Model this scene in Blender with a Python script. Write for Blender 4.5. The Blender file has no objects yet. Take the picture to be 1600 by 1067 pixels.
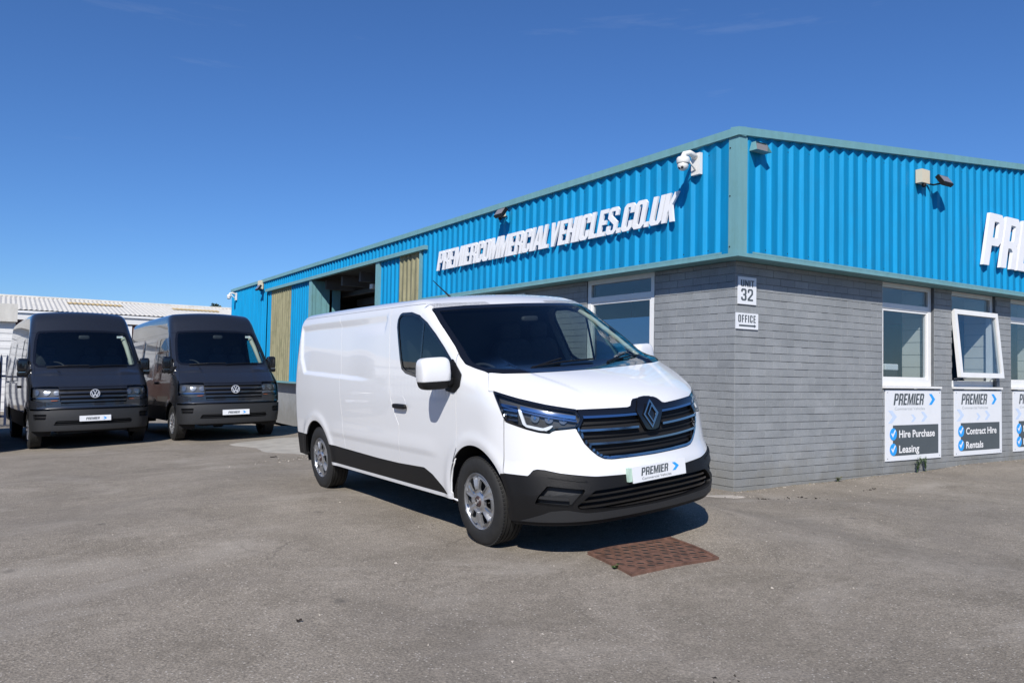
import bpy, math, random
import numpy as np
from mathutils import Matrix, Vector
from mathutils.geometry import tessellate_polygon

random.seed(7)
rng = np.random.default_rng(7)
SC = bpy.context.scene
COL = SC.collection
R = math.radians

# ------------------------------------------------------------------ camera
cam = bpy.data.cameras.new('camera')
camo = bpy.data.objects.new('camera', cam)
COL.objects.link(camo)
FW = Vector((0.5441220351, 0.8380633664, 0.0397618530))
RT = Vector((0.8381348819, -0.5451054246, 0.0197483119))
UP = Vector((-0.0382247385, -0.0225803043, 0.9990140135))
M = Matrix((RT, UP, -FW)).transposed().to_4x4()
M.translation = Vector((-7.763133, -6.780002, 1.383739))
camo.matrix_world = M
cam.sensor_width = 36.0
cam.lens = 1226.444 / 1600 * 36
cam.clip_start = 0.05
cam.clip_end = 3000
SC.camera = camo

# ------------------------------------------------------------------ world, sun, exposure
SUN_EL, SUN_AZ = R(39.2), R(224.1)
w = bpy.data.worlds.new('World')
SC.world = w
w.use_nodes = True
wn = w.node_tree
bg = wn.nodes['Background']
sky = wn.nodes.new('ShaderNodeTexSky')
sky.sky_type = 'NISHITA'
sky.sun_disc = False
sky.sun_elevation = SUN_EL
sky.sun_rotation = SUN_AZ
sky.altitude = 0
sky.air_density = 1.0
sky.dust_density = 0.0
sky.ozone_density = 10.0
tint = wn.nodes.new('ShaderNodeMix')
tint.data_type = 'RGBA'
tint.blend_type = 'MULTIPLY'
tint.inputs[0].default_value = 1.0
tint.inputs[7].default_value = (0.84, 1.0, 1.19, 1)
wn.links.new(sky.outputs[0], tint.inputs[6])
wtc = wn.nodes.new('ShaderNodeTexCoord')
wmp = wn.nodes.new('ShaderNodeMapping')
wmp.inputs['Scale'].default_value = (1.6, 2.2, 16.0)
wmp.inputs['Location'].default_value = (3.1, 0.4, 1.7)
wn.links.new(wtc.outputs['Generated'], wmp.inputs[0])
wns = wn.nodes.new('ShaderNodeTexNoise')
wns.inputs['Scale'].default_value = 1.5
wns.inputs['Detail'].default_value = 7
wns.inputs['Roughness'].default_value = 0.62
wn.links.new(wmp.outputs[0], wns.inputs['Vector'])
wrp = wn.nodes.new('ShaderNodeMapRange')
wrp.inputs['From Min'].default_value = 0.62
wrp.inputs['From Max'].default_value = 0.80
wrp.inputs['To Max'].default_value = 0.10
wn.links.new(wns.outputs['Fac'], wrp.inputs[0])
wmx = wn.nodes.new('ShaderNodeMix')
wmx.data_type = 'RGBA'
wn.links.new(wrp.outputs[0], wmx.inputs[0])
wn.links.new(tint.outputs[2], wmx.inputs[6])
wmx.inputs[7].default_value = (7.0, 7.6, 8.6, 1)
wn.links.new(wmx.outputs[2], bg.inputs[0])
bg.inputs[1].default_value = 0.088
sl = bpy.data.lights.new('sun', 'SUN')
so = bpy.data.objects.new('sun', sl)
COL.objects.link(so)
sl.energy = 4.9
sl.angle = R(0.53)
sl.color = (1.0, 0.955, 0.89)
so.rotation_euler = Vector((-0.911, -0.939, 1.067)).to_track_quat('Z', 'Y').to_euler()
so.location = (-20, -20, 30)
vs = SC.view_settings
vs.view_transform = 'Standard'
vs.look = 'None'
vs.exposure = 0.15
vs.gamma = 1.0
vs.use_curve_mapping = False
SC.cycles.max_bounces = 10
SC.cycles.transparent_max_bounces = 16
SC.cycles.caustics_reflective = False
SC.cycles.caustics_refractive = False

# ------------------------------------------------------------------ materials
def new_mat(name):
    m = bpy.data.materials.new(name)
    m.use_nodes = True
    nt = m.node_tree
    return m, nt, nt.nodes['Principled BSDF']

def nd(nt, typ, **kw):
    n = nt.nodes.new(typ)
    for k, v in kw.items():
        if k.startswith('i_'):
            key = k[2:]
            key = int(key) if key.isdigit() else key.replace('_', ' ')
            n.inputs[key].default_value = v
        else:
            setattr(n, k, v)
    return n

def c4(c):
    return (c[0], c[1], c[2], 1.0)

def mat(name, col, rough=0.5, metal=0.0, coat=0.0, var=0.0, vscale=3.0, bump=0.0, bscale=60.0, emit=None, spec=0.5, coord='Object', stretch=None, coatr=0.03):
    m, nt, b = new_mat(name)
    b.inputs['Base Color'].default_value = c4(col)
    b.inputs['Roughness'].default_value = rough
    b.inputs['Metallic'].default_value = metal
    b.inputs['Coat Weight'].default_value = coat
    b.inputs['Coat Roughness'].default_value = coatr
    b.inputs['Specular IOR Level'].default_value = spec
    if emit:
        b.inputs['Emission Color'].default_value = c4(col)
        b.inputs['Emission Strength'].default_value = emit
    if var or bump:
        g = nd(nt, 'ShaderNodeNewGeometry') if coord == 'World' else nd(nt, 'ShaderNodeTexCoord')
        src = g.outputs['Position'] if coord == 'World' else g.outputs['Object']
        if stretch:
            mp = nd(nt, 'ShaderNodeMapping')
            mp.inputs['Scale'].default_value = stretch
            nt.links.new(src, mp.inputs[0])
            src = mp.outputs[0]
    if var:
        n = nd(nt, 'ShaderNodeTexNoise', i_Scale=vscale, i_Detail=6.0, i_Roughness=0.6)
        nt.links.new(src, n.inputs['Vector'])
        r = nd(nt, 'ShaderNodeValToRGB')
        r.color_ramp.elements[0].position = 0.32
        r.color_ramp.elements[1].position = 0.68
        r.color_ramp.elements[0].color = c4([max(0, x * (1 - var)) for x in col])
        r.color_ramp.elements[1].color = c4([min(1, x * (1 + var)) for x in col])
        nt.links.new(n.outputs['Fac'], r.inputs[0])
        nt.links.new(r.outputs[0], b.inputs['Base Color'])
    if bump:
        n = nd(nt, 'ShaderNodeTexNoise', i_Scale=bscale, i_Detail=4.0)
        nt.links.new(src, n.inputs['Vector'])
        bp = nd(nt, 'ShaderNodeBump', i_Strength=bump, i_Distance=0.01)
        nt.links.new(n.outputs['Fac'], bp.inputs['Height'])
        nt.links.new(bp.outputs[0], b.inputs['Normal'])
    return m

def glass(name, tint, f0=0.05, rough=0.0, refl=(1, 1, 1)):
    m = bpy.data.materials.new(name)
    m.use_nodes = True
    nt = m.node_tree
    nt.nodes.clear()
    out = nd(nt, 'ShaderNodeOutputMaterial')
    tr = nd(nt, 'ShaderNodeBsdfTransparent')
    tr.inputs[0].default_value = c4(tint)
    gl = nd(nt, 'ShaderNodeBsdfGlossy', i_Roughness=rough)
    gl.inputs[0].default_value = c4(refl)
    geo = nd(nt, 'ShaderNodeNewGeometry')
    dot = nd(nt, 'ShaderNodeVectorMath', operation='DOT_PRODUCT')
    nt.links.new(geo.outputs['Incoming'], dot.inputs[0])
    nt.links.new(geo.outputs['Normal'], dot.inputs[1])
    ab = nd(nt, 'ShaderNodeMath', operation='ABSOLUTE')
    nt.links.new(dot.outputs['Value'], ab.inputs[0])
    om = nd(nt, 'ShaderNodeMath', operation='SUBTRACT', use_clamp=True)
    om.inputs[0].default_value = 1.0
    nt.links.new(ab.outputs[0], om.inputs[1])
    pw = nd(nt, 'ShaderNodeMath', operation='POWER')
    nt.links.new(om.outputs[0], pw.inputs[0])
    pw.inputs[1].default_value = 5.0
    ma = nd(nt, 'ShaderNodeMath', operation='MULTIPLY_ADD', use_clamp=True)
    nt.links.new(pw.outputs[0], ma.inputs[0])
    ma.inputs[1].default_value = 1 - f0
    ma.inputs[2].default_value = f0
    mx = nd(nt, 'ShaderNodeMixShader')
    nt.links.new(ma.outputs[0], mx.inputs[0])
    nt.links.new(tr.outputs[0], mx.inputs[1])
    nt.links.new(gl.outputs[0], mx.inputs[2])
    nt.links.new(mx.outputs[0], out.inputs[0])
    return m

def asphalt_mat():
    m, nt, b = new_mat('asphalt')
    geo = nd(nt, 'ShaderNodeNewGeometry')
    P = geo.outputs['Position']
    def noise(sc, det=5.0, rough=0.6, dist=0.0, vec=None):
        n = nd(nt, 'ShaderNodeTexNoise', i_Scale=sc, i_Detail=det, i_Roughness=rough, i_Distortion=dist)
        nt.links.new(vec or P, n.inputs['Vector'])
        return n.outputs['Fac']
    def ramp(src, p0, p1, c0, c1):
        r = nd(nt, 'ShaderNodeValToRGB')
        r.color_ramp.elements[0].position = p0
        r.color_ramp.elements[1].position = p1
        r.color_ramp.elements[0].color = c4(c0)
        r.color_ramp.elements[1].color = c4(c1)
        nt.links.new(src, r.inputs[0])
        return r.outputs[0]
    def mix(a, bb, fac, mode='MIX'):
        x = nd(nt, 'ShaderNodeMix', data_type='RGBA', blend_type=mode)
        if isinstance(fac, float):
            x.inputs[0].default_value = fac
        else:
            nt.links.new(fac, x.inputs[0])
        for i, s in ((6, a), (7, bb)):
            if isinstance(s, tuple):
                x.inputs[i].default_value = c4(s)
            else:
                nt.links.new(s, x.inputs[i])
        return x.outputs[2]
    base = ramp(noise(1.1, 7.0, 0.62, 0.6), 0.36, 0.66, (0.232, 0.204, 0.168), (0.304, 0.269, 0.226))
    fine = ramp(noise(80.0, 4.0, 0.8), 0.36, 0.66, (0.46, 0.455, 0.45), (1.38, 1.37, 1.36))
    col = mix(base, fine, 0.85, 'MULTIPLY')
    mid = ramp(noise(11.0, 8.0, 0.8), 0.33, 0.67, (0.82, 0.82, 0.81), (1.15, 1.15, 1.14))
    col = mix(col, mid, 1.0, 'MULTIPLY')
    # pale worn patches
    mp = nd(nt, 'ShaderNodeMapping')
    mp.inputs['Scale'].default_value = (0.55, 0.9, 1)
    mp.inputs['Rotation'].default_value = (0, 0, 0.5)
    nt.links.new(P, mp.inputs[0])
    patch = ramp(noise(0.9, 6.0, 0.68, 0.8, mp.outputs[0]), 0.54, 0.70, (0, 0, 0), (0.60, 0.60, 0.60))
    col = mix(col, (0.355, 0.32, 0.275), patch)
    dark = ramp(noise(0.35, 5.0, 0.55, 1.2), 0.52, 0.66, (0, 0, 0), (0.30, 0.30, 0.30))
    col = mix(col, (0.165, 0.147, 0.128), dark)
    # pale aggregate stones
    vo = nd(nt, 'ShaderNodeTexVoronoi', feature='F1', i_Scale=62.0)
    nt.links.new(P, vo.inputs['Vector'])
    sel = nd(nt, 'ShaderNodeSeparateColor')
    nt.links.new(vo.outputs['Color'], sel.inputs[0])
    pick = nd(nt, 'ShaderNodeMath', operation='GREATER_THAN')
    nt.links.new(sel.outputs[0], pick.inputs[0])
    pick.inputs[1].default_value = 0.86
    near = nd(nt, 'ShaderNodeMath', operation='LESS_THAN')
    nt.links.new(vo.outputs['Distance'], near.inputs[0])
    near.inputs[1].default_value = 0.30
    mu = nd(nt, 'ShaderNodeMath', operation='MULTIPLY')
    nt.links.new(pick.outputs[0], mu.inputs[0])
    nt.links.new(near.outputs[0], mu.inputs[1])
    mu2 = nd(nt, 'ShaderNodeMath', operation='MULTIPLY')
    nt.links.new(mu.outputs[0], mu2.inputs[0])
    mu2.inputs[1].default_value = 0.55
    col = mix(col, (0.58, 0.54, 0.49), mu2.outputs[0])
    # hairline cracks: edges of a warped, very coarse voronoi
    wq = nd(nt, 'ShaderNodeTexNoise', i_Scale=1.6, i_Detail=6.0)
    nt.links.new(P, wq.inputs['Vector'])
    wa = nd(nt, 'ShaderNodeVectorMath', operation='MULTIPLY_ADD')
    nt.links.new(wq.outputs['Color'], wa.inputs[0])
    wa.inputs[1].default_value = (0.9, 0.9, 0)
    nt.links.new(P, wa.inputs[2])
    ve = nd(nt, 'ShaderNodeTexVoronoi', feature='DISTANCE_TO_EDGE', i_Scale=0.22)
    nt.links.new(wa.outputs[0], ve.inputs['Vector'])
    crk = nd(nt, 'ShaderNodeMapRange')
    crk.inputs['From Min'].default_value = 0.0006
    crk.inputs['From Max'].default_value = 0.0022
    crk.inputs['To Min'].default_value = 0.35
    crk.inputs['To Max'].default_value = 0.0
    nt.links.new(ve.outputs['Distance'], crk.inputs[0])
    brk = nd(nt, 'ShaderNodeMath', operation='MULTIPLY')
    nt.links.new(crk.outputs[0], brk.inputs[0])
    nt.links.new(ramp(noise(0.8, 3.0), 0.5, 0.62, (0, 0, 0), (1, 1, 1)), brk.inputs[1])
    col = mix(col, (0.05, 0.045, 0.04), brk.outputs[0])
    # small dark oil spots
    vs_ = nd(nt, 'ShaderNodeTexVoronoi', feature='F1', i_Scale=1.1)
    nt.links.new(P, vs_.inputs['Vector'])
    spot = nd(nt, 'ShaderNodeMapRange')
    spot.inputs['From Min'].default_value = 0.02
    spot.inputs['From Max'].default_value = 0.07
    spot.inputs['To Min'].default_value = 0.45
    spot.inputs['To Max'].default_value = 0.0
    nt.links.new(vs_.outputs['Distance'], spot.inputs[0])
    col = mix(col, (0.07, 0.065, 0.06), spot.outputs[0])
    nt.links.new(col, b.inputs['Base Color'])
    b.inputs['Roughness'].default_value = 0.93
    b.inputs['Specular IOR Level'].default_value = 0.25
    add = nd(nt, 'ShaderNodeMath', operation='MULTIPLY_ADD')
    nt.links.new(vo.outputs['Distance'], add.inputs[0])
    add.inputs[1].default_value = -0.7
    nt.links.new(noise(140.0, 3.0, 0.7), add.inputs[2])
    bp = nd(nt, 'ShaderNodeBump', i_Strength=0.75, i_Distance=0.006)
    nt.links.new(add.outputs[0], bp.inputs['Height'])
    nt.links.new(bp.outputs[0], b.inputs['Normal'])
    return m

def streaky(name, col, var=0.12, rough=0.45, dirt=(0.3, 0.3, 0.28), dirt_amt=0.25, xscale=9.0, zscale=0.7, spec=0.4):
    """painted sheet metal: faint vertical streaks plus blotchy grime (world-position noise)"""
    m, nt, b = new_mat(name)
    geo = nd(nt, 'ShaderNodeNewGeometry')
    mp = nd(nt, 'ShaderNodeMapping')
    mp.inputs['Scale'].default_value = (xscale, xscale, zscale)
    nt.links.new(geo.outputs['Position'], mp.inputs[0])
    n = nd(nt, 'ShaderNodeTexNoise', i_Scale=1.0, i_Detail=5.0, i_Roughness=0.65)
    nt.links.new(mp.outputs[0], n.inputs['Vector'])
    r = nd(nt, 'ShaderNodeValToRGB')
    r.color_ramp.elements[0].position = 0.3
    r.color_ramp.elements[1].position = 0.7
    r.color_ramp.elements[0].color = c4([x * (1 - var) for x in col])
    r.color_ramp.elements[1].color = c4([min(1, x * (1 + var)) for x in col])
    nt.links.new(n.outputs['Fac'], r.inputs[0])
    n2 = nd(nt, 'ShaderNodeTexNoise', i_Scale=2.6, i_Detail=8.0, i_Roughness=0.7)
    nt.links.new(geo.outputs['Position'], n2.inputs['Vector'])
    r2 = nd(nt, 'ShaderNodeValToRGB')
    r2.color_ramp.elements[0].position = 0.5
    r2.color_ramp.elements[1].position = 0.78
    r2.color_ramp.elements[0].color = (0, 0, 0, 1)
    r2.color_ramp.elements[1].color = (dirt_amt, dirt_amt, dirt_amt, 1)
    nt.links.new(n2.outputs['Fac'], r2.inputs[0])
    x = nd(nt, 'ShaderNodeMix', data_type='RGBA')
    nt.links.new(r2.outputs[0], x.inputs[0])
    nt.links.new(r.outputs[0], x.inputs[6])
    x.inputs[7].default_value = c4(dirt)
    nt.links.new(x.outputs[2], b.inputs['Base Color'])
    b.inputs['Roughness'].default_value = rough
    b.inputs['Specular IOR Level'].default_value = spec
    return m

def brick_mat():
    m, nt, b = new_mat('grey_painted_brick')
    geo = nd(nt, 'ShaderNodeNewGeometry')
    oi = nd(nt, 'ShaderNodeObjectInfo')
    n = nd(nt, 'ShaderNodeTexNoise', i_Scale=1.7, i_Detail=8.0, i_Roughness=0.68)
    nt.links.new(geo.outputs['Position'], n.inputs['Vector'])
    r = nd(nt, 'ShaderNodeValToRGB')
    r.color_ramp.elements[0].position = 0.3
    r.color_ramp.elements[1].position = 0.72
    r.color_ramp.elements[0].color = (0.222, 0.236, 0.246, 1)
    r.color_ramp.elements[1].color = (0.318, 0.332, 0.343, 1)
    nt.links.new(n.outputs['Fac'], r.inputs[0])
    n2 = nd(nt, 'ShaderNodeTexNoise', i_Scale=55.0, i_Detail=4.0, i_Roughness=0.7)
    nt.links.new(geo.outputs['Position'], n2.inputs['Vector'])
    r2 = nd(nt, 'ShaderNodeValToRGB')
    r2.color_ramp.elements[0].position = 0.3
    r2.color_ramp.elements[1].position = 0.7
    r2.color_ramp.elements[0].color = (0.82, 0.82, 0.82, 1)
    r2.color_ramp.elements[1].color = (1.12, 1.12, 1.12, 1)
    nt.links.new(n2.outputs['Fac'], r2.inputs[0])
    x = nd(nt, 'ShaderNodeMix', data_type='RGBA', blend_type='MULTIPLY')
    x.inputs[0].default_value = 1.0
    nt.links.new(r.outputs[0], x.inputs[6])
    nt.links.new(r2.outputs[0], x.inputs[7])
    mr = nd(nt, 'ShaderNodeMapRange')
    mr.inputs['To Min'].default_value = 0.93
    mr.inputs['To Max'].default_value = 1.07
    nt.links.new(oi.outputs['Random'], mr.inputs[0])
    x2 = nd(nt, 'ShaderNodeVectorMath', operation='SCALE')
    nt.links.new(x.outputs[2], x2.inputs[0])
    nt.links.new(mr.outputs[0], x2.inputs['Scale'])
    # damp green-brown grime low on the wall
    sp = nd(nt, 'ShaderNodeSeparateXYZ')
    nt.links.new(geo.outputs['Position'], sp.inputs[0])
    n3 = nd(nt, 'ShaderNodeTexNoise', i_Scale=3.2, i_Detail=6.0)
    nt.links.new(geo.outputs['Position'], n3.inputs['Vector'])
    ad = nd(nt, 'ShaderNodeMath', operation='MULTIPLY_ADD')
    nt.links.new(n3.outputs['Fac'], ad.inputs[0])
    ad.inputs[1].default_value = -1.3
    nt.links.new(sp.outputs['Z'], ad.inputs[2])
    rr = nd(nt, 'ShaderNodeMapRange')
    rr.inputs['From Min'].default_value = -0.75
    rr.inputs['From Max'].default_value = -0.15
    rr.inputs['To Min'].default_value = 0.5
    rr.inputs['To Max'].default_value = 0.0
    nt.links.new(ad.outputs[0], rr.inputs[0])
    x3 = nd(nt, 'ShaderNodeMix', data_type='RGBA')
    nt.links.new(rr.outputs[0], x3.inputs[0])
    nt.links.new(x2.outputs[0], x3.inputs[6])
    x3.inputs[7].default_value = (0.16, 0.15, 0.12, 1)
    nt.links.new(x3.outputs[2], b.inputs['Base Color'])
    b.inputs['Roughness'].default_value = 0.55
    b.inputs['Specular IOR Level'].default_value = 0.35
    bp = nd(nt, 'ShaderNodeBump', i_Strength=0.5, i_Distance=0.004)
    nt.links.new(n2.outputs['Fac'], bp.inputs['Height'])
    nt.links.new(bp.outputs[0], b.inputs['Normal'])
    return m

MT = dict(
    asphalt=asphalt_mat(),
    brick=brick_mat(),
    mortar=mat('shaded_painted_mortar', (0.10, 0.108, 0.118), 0.8, var=0.2, vscale=8, coord='World'),  # same grey paint as the bricks, joint shade put into the darker colour
    blue=streaky('blue_sheet_paint', (0.004, 0.252, 0.505), var=0.14, rough=0.55, dirt=(0.02, 0.18, 0.33), dirt_amt=0.3, spec=0.15),
    teal=streaky('teal_trim_paint', (0.155, 0.33, 0.36), var=0.08, rough=0.45, dirt=(0.12, 0.22, 0.15), dirt_amt=0.35),
    grp=streaky('mossy_translucent_sheet', (0.25, 0.235, 0.14), var=0.28, rough=0.7, dirt=(0.10, 0.11, 0.05), dirt_amt=0.75, xscale=14, zscale=1.2),
    white=mat('white_letter_face', (0.80, 0.80, 0.81), 0.4, var=0.03, vscale=5),
    upvc=mat('white_window_plastic', (0.76, 0.76, 0.75), 0.3, var=0.03, vscale=6),
    board=mat('white_sign_board', (0.74, 0.76, 0.79), 0.35, var=0.02, vscale=4),
    boardblue=mat('pale_blue_print', (0.55, 0.66, 0.84), 0.4),
    printgrey=mat('dark_grey_print', (0.075, 0.09, 0.10), 0.45, var=0.05),
    printlight=mat('light_grey_print', (0.42, 0.45, 0.47), 0.5),
    printblue=mat('bright_blue_print', (0.02, 0.34, 0.84), 0.4),
    printwhite=mat('white_print', (0.82, 0.82, 0.82), 0.4),
    glass=glass('window_glass', (0.86, 0.90, 0.92), 0.08),
    windscreen=glass('windscreen_glass', (0.74, 0.82, 0.80), 0.06),
    sideglass=glass('side_window_glass', (0.42, 0.50, 0.49), 0.07),
    lens=glass('lamp_lens', (0.92, 0.94, 0.96), 0.035),
    vanwhite=mat('white_van_paint', (0.71, 0.72, 0.735), 0.35, coat=1.0, coatr=0.02),
    vandark=mat('dark_blue_grey_van_paint', (0.021, 0.023, 0.028), 0.26, metal=0.3, coat=1.0),
    blackplastic=mat('black_textured_plastic', (0.0065, 0.0065, 0.007), 0.48, spec=0.3, bump=0.25, bscale=400),
    glossblack=mat('gloss_black', (0.006, 0.006, 0.007), 0.12, coat=0.5),
    matblack=mat('matt_black', (0.006, 0.006, 0.007), 0.8),
    rubber=mat('tyre_rubber', (0.014, 0.014, 0.014), 0.75, var=0.2, vscale=20),
    silver=mat('silver_wheel_paint', (0.46, 0.47, 0.49), 0.28, metal=0.75),
    chrome=mat('chrome', (0.72, 0.75, 0.80), 0.08, metal=1.0),
    satin=mat('satin_chrome', (0.30, 0.34, 0.42), 0.16, metal=1.0),
    greyplastic=mat('grey_textured_plastic', (0.022, 0.023, 0.025), 0.5, spec=0.4, bump=0.2, bscale=400),
    drl=mat('white_light_guide', (0.72, 0.74, 0.76), 0.25),
    amber=mat('amber_lens', (0.45, 0.10, 0.02), 0.2),
    cabin=mat('dark_cabin_plastic', (0.026, 0.028, 0.034), 0.65, var=0.15),
    seat=mat('dark_seat_fabric', (0.030, 0.032, 0.042), 0.85, var=0.2, vscale=30),
    palegreen=mat('pale_green_plate_edge', (0.45, 0.62, 0.52), 0.4),
    reflector=mat('grey_reflector', (0.20, 0.21, 0.23), 0.25, metal=0.7),
    housing=mat('lamp_housing_grey', (0.035, 0.036, 0.038), 0.5),
    beigetrim=mat('pale_pillar_trim', (0.42, 0.42, 0.36), 0.7),
    badge=mat('silver_badge', (0.62, 0.63, 0.65), 0.4, metal=0.4),
    reflectblue=mat('blue_reflection', (0.03, 0.13, 0.30), 0.7),  # blue of an outdoor reflection, put into a surface colour
    rust=mat('rusty_cast_iron', (0.135, 0.070, 0.049), 0.8, var=0.4, vscale=14, bump=0.5, bscale=120, coord='World'),
    darkhole=mat('dark_soil', (0.02, 0.015, 0.012), 0.95),
    concrete=mat('pale_concrete', (0.36, 0.335, 0.29), 0.9, var=0.18, vscale=2.5, bump=0.4, bscale=60, coord='World'),
    rubble=mat('pale_rubble', (0.40, 0.36, 0.31), 0.9, var=0.25, vscale=9, coord='World'),
    roofsheet=streaky('weathered_white_roof', (0.60, 0.58, 0.53), var=0.10, rough=0.7, dirt=(0.36, 0.33, 0.27), dirt_amt=0.45, xscale=3, zscale=1),
    rooflight=streaky('yellowed_rooflight', (0.50, 0.38, 0.19), var=0.15, rough=0.7),
    redbrick=mat('red_brick', (0.17, 0.085, 0.065), 0.85, var=0.25, vscale=12, coord='World'),
    whitewall=streaky('white_painted_sheet', (0.70, 0.70, 0.69), var=0.04, rough=0.6, dirt=(0.5, 0.5, 0.48), dirt_amt=0.2),
    fence=mat('dark_blue_fence_paint', (0.012, 0.022, 0.06), 0.45),
    innerwall=mat('cream_painted_blockwork', (0.62, 0.60, 0.54), 0.8, var=0.04, coord='World'),
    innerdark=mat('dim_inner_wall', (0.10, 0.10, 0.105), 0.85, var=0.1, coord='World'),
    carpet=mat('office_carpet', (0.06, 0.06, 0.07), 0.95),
    camwhite=mat('white_camera_housing', (0.72, 0.71, 0.68), 0.35),
    lampglass=mat('floodlight_glass', (0.25, 0.23, 0.22), 0.15, coat=0.6),
    beige=mat('beige_sensor_box', (0.62, 0.56, 0.42), 0.5),
    leaf=mat('green_leaf', (0.075, 0.13, 0.035), 0.6, var=0.35, vscale=25),
    darkleaf=mat('dark_tree_leaf', (0.055, 0.075, 0.032), 0.7, var=0.35, vscale=5),
    bark=mat('bark', (0.09, 0.065, 0.045), 0.9, var=0.3),
    drygrass=mat('dry_moss', (0.20, 0.17, 0.09), 0.95, var=0.3, vscale=30),
    yellowprint=mat('yellow_tint_print', (0.5, 0.55, 0.15), 0.5),
    redcap=mat('dark_wheel_cap', (0.05, 0.03, 0.03), 0.4),
)

# ------------------------------------------------------------------ object helpers
def tag(o, label=None, cat=None, group=None, kind=None):
    if label:
        o['label'] = label
    if cat:
        o['category'] = cat
    if group:
        o['group'] = group
    if kind:
        o['kind'] = kind
    return o

def empty(name, loc=(0, 0, 0), mw=None):
    o = bpy.data.objects.new(name, None)
    COL.objects.link(o)
    o.empty_display_size = 0.2
    if mw is not None:
        o.matrix_world = mw
    else:
        o.location = loc
    return o

def link(name, me, m=None, parent=None):
    o = bpy.data.objects.new(name, me)
    COL.objects.link(o)
    if m is not None and len(me.materials) == 0:
        me.materials.append(m)
    if parent is not None:
        o.parent = parent
    return o

def mesh_obj(name, V, F, m, parent=None, smooth=False, normals=None):
    me = bpy.data.meshes.new(name)
    me.from_pydata([tuple(map(float, v)) for v in V], [], [tuple(int(i) for i in f) for f in F])
    me.update()
    if smooth or normals is not None:
        me.polygons.foreach_set('use_smooth', [True] * len(me.polygons))
    if normals is not None:
        me.normals_split_custom_set([tuple(map(float, n)) for n in normals])
    return link(name, me, m, parent)

class MB:
    def __init__(s):
        s.V = []
        s.F = []
    def add(s, V, F):
        n = len(s.V)
        s.V += [tuple(v) for v in V]
        s.F += [tuple(i + n for i in f) for f in F]
        return s
    def box(s, a, b, mx=None):
        x0, y0, z0 = a
        x1, y1, z1 = b
        V = [(x0, y0, z0), (x1, y0, z0), (x1, y1, z0), (x0, y1, z0), (x0, y0, z1), (x1, y0, z1), (x1, y1, z1), (x0, y1, z1)]
        if mx is not None:
            V = [tuple(mx @ Vector(v)) for v in V]
        return s.add(V, [(0, 3, 2, 1), (4, 5, 6, 7), (0, 1, 5, 4), (1, 2, 6, 5), (2, 3, 7, 6), (3, 0, 4, 7)])
    def tube(s, pts, r, n=8, cap=True):
        pts = [Vector(p) for p in pts]
        rs = r if isinstance(r, (list, tuple)) else [r] * len(pts)
        V = []
        F = []
        for i, p in enumerate(pts):
            t = (pts[min(i + 1, len(pts) - 1)] - pts[max(i - 1, 0)]).normalized()
            a = t.orthogonal().normalized() if i == 0 else (a - t * a.dot(t)).normalized()
            b2 = t.cross(a)
            for k in range(n):
                an = 2 * math.pi * k / n
                V.append(p + (a * math.cos(an) + b2 * math.sin(an)) * rs[i])
        for i in range(len(pts) - 1):
            for k in range(n):
                F.append((i * n + k, i * n + (k + 1) % n, (i + 1) * n + (k + 1) % n, (i + 1) * n + k))
        if cap:
            F.append(tuple(range(n))[::-1])
            F.append(tuple((len(pts) - 1) * n + k for k in range(n)))
        return s.add(V, F)
    def lathe(s, prof, axis='y', n=32, c=(0, 0, 0), mx=None):
        """prof: list of (radius, height along axis)"""
        V = []
        F = []
        for (r, h) in prof:
            for k in range(n):
                a = 2 * math.pi * k / n
                u, v = r * math.cos(a), r * math.sin(a)
                if axis == 'y':
                    p = (u, h, v)
                elif axis == 'x':
                    p = (h, u, v)
                else:
                    p = (u, v, h)
                V.append((p[0] + c[0], p[1] + c[1], p[2] + c[2]))
        for i in range(len(prof) - 1):
            for k in range(n):
                F.append((i * n + k, i * n + (k + 1) % n, (i + 1) * n + (k + 1) % n, (i + 1) * n + k))
        if mx is not None:
            V = [tuple(mx @ Vector(v)) for v in V]
        return s.add(V, F)
    def obj(s, name, m, parent=None, smooth=False):
        return mesh_obj(name, s.V, s.F, m, parent, smooth)

def autosmooth(o, ang=35):
    me = o.data
    me.polygons.foreach_set('use_smooth', [True] * len(me.polygons))
    try:
        me.set_sharp_from_angle(angle=R(ang))
    except Exception:
        pass
    return o

def box(name, a, b, m, parent=None, mx=None):
    return MB().box(a, b, mx).obj(name, m, parent)

def bevel_box(name, a, b, r, m, parent=None):
    """box with chamfered vertical and horizontal edges"""
    o = box(name, a, b, m, parent)
    md = o.modifiers.new('bevel', 'BEVEL')
    md.width = r
    md.segments = 2
    md.limit_method = 'ANGLE'
    return o

def superbox(c, s, e=0.35, nu=28, nv=18):
    V = []
    F = []
    f = lambda t: math.copysign(abs(t) ** e, t)
    for i in range(nv + 1):
        ph = -math.pi / 2 + math.pi * i / nv
        for k in range(nu):
            th = 2 * math.pi * k / nu
            V.append((c[0] + s[0] * f(math.cos(ph)) * f(math.cos(th)), c[1] + s[1] * f(math.cos(ph)) * f(math.sin(th)), c[2] + s[2] * f(math.sin(ph))))
    for i in range(nv):
        for k in range(nu):
            F.append((i * nu + k, i * nu + (k + 1) % nu, (i + 1) * nu + (k + 1) % nu, (i + 1) * nu + k))
    return V, F

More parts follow.
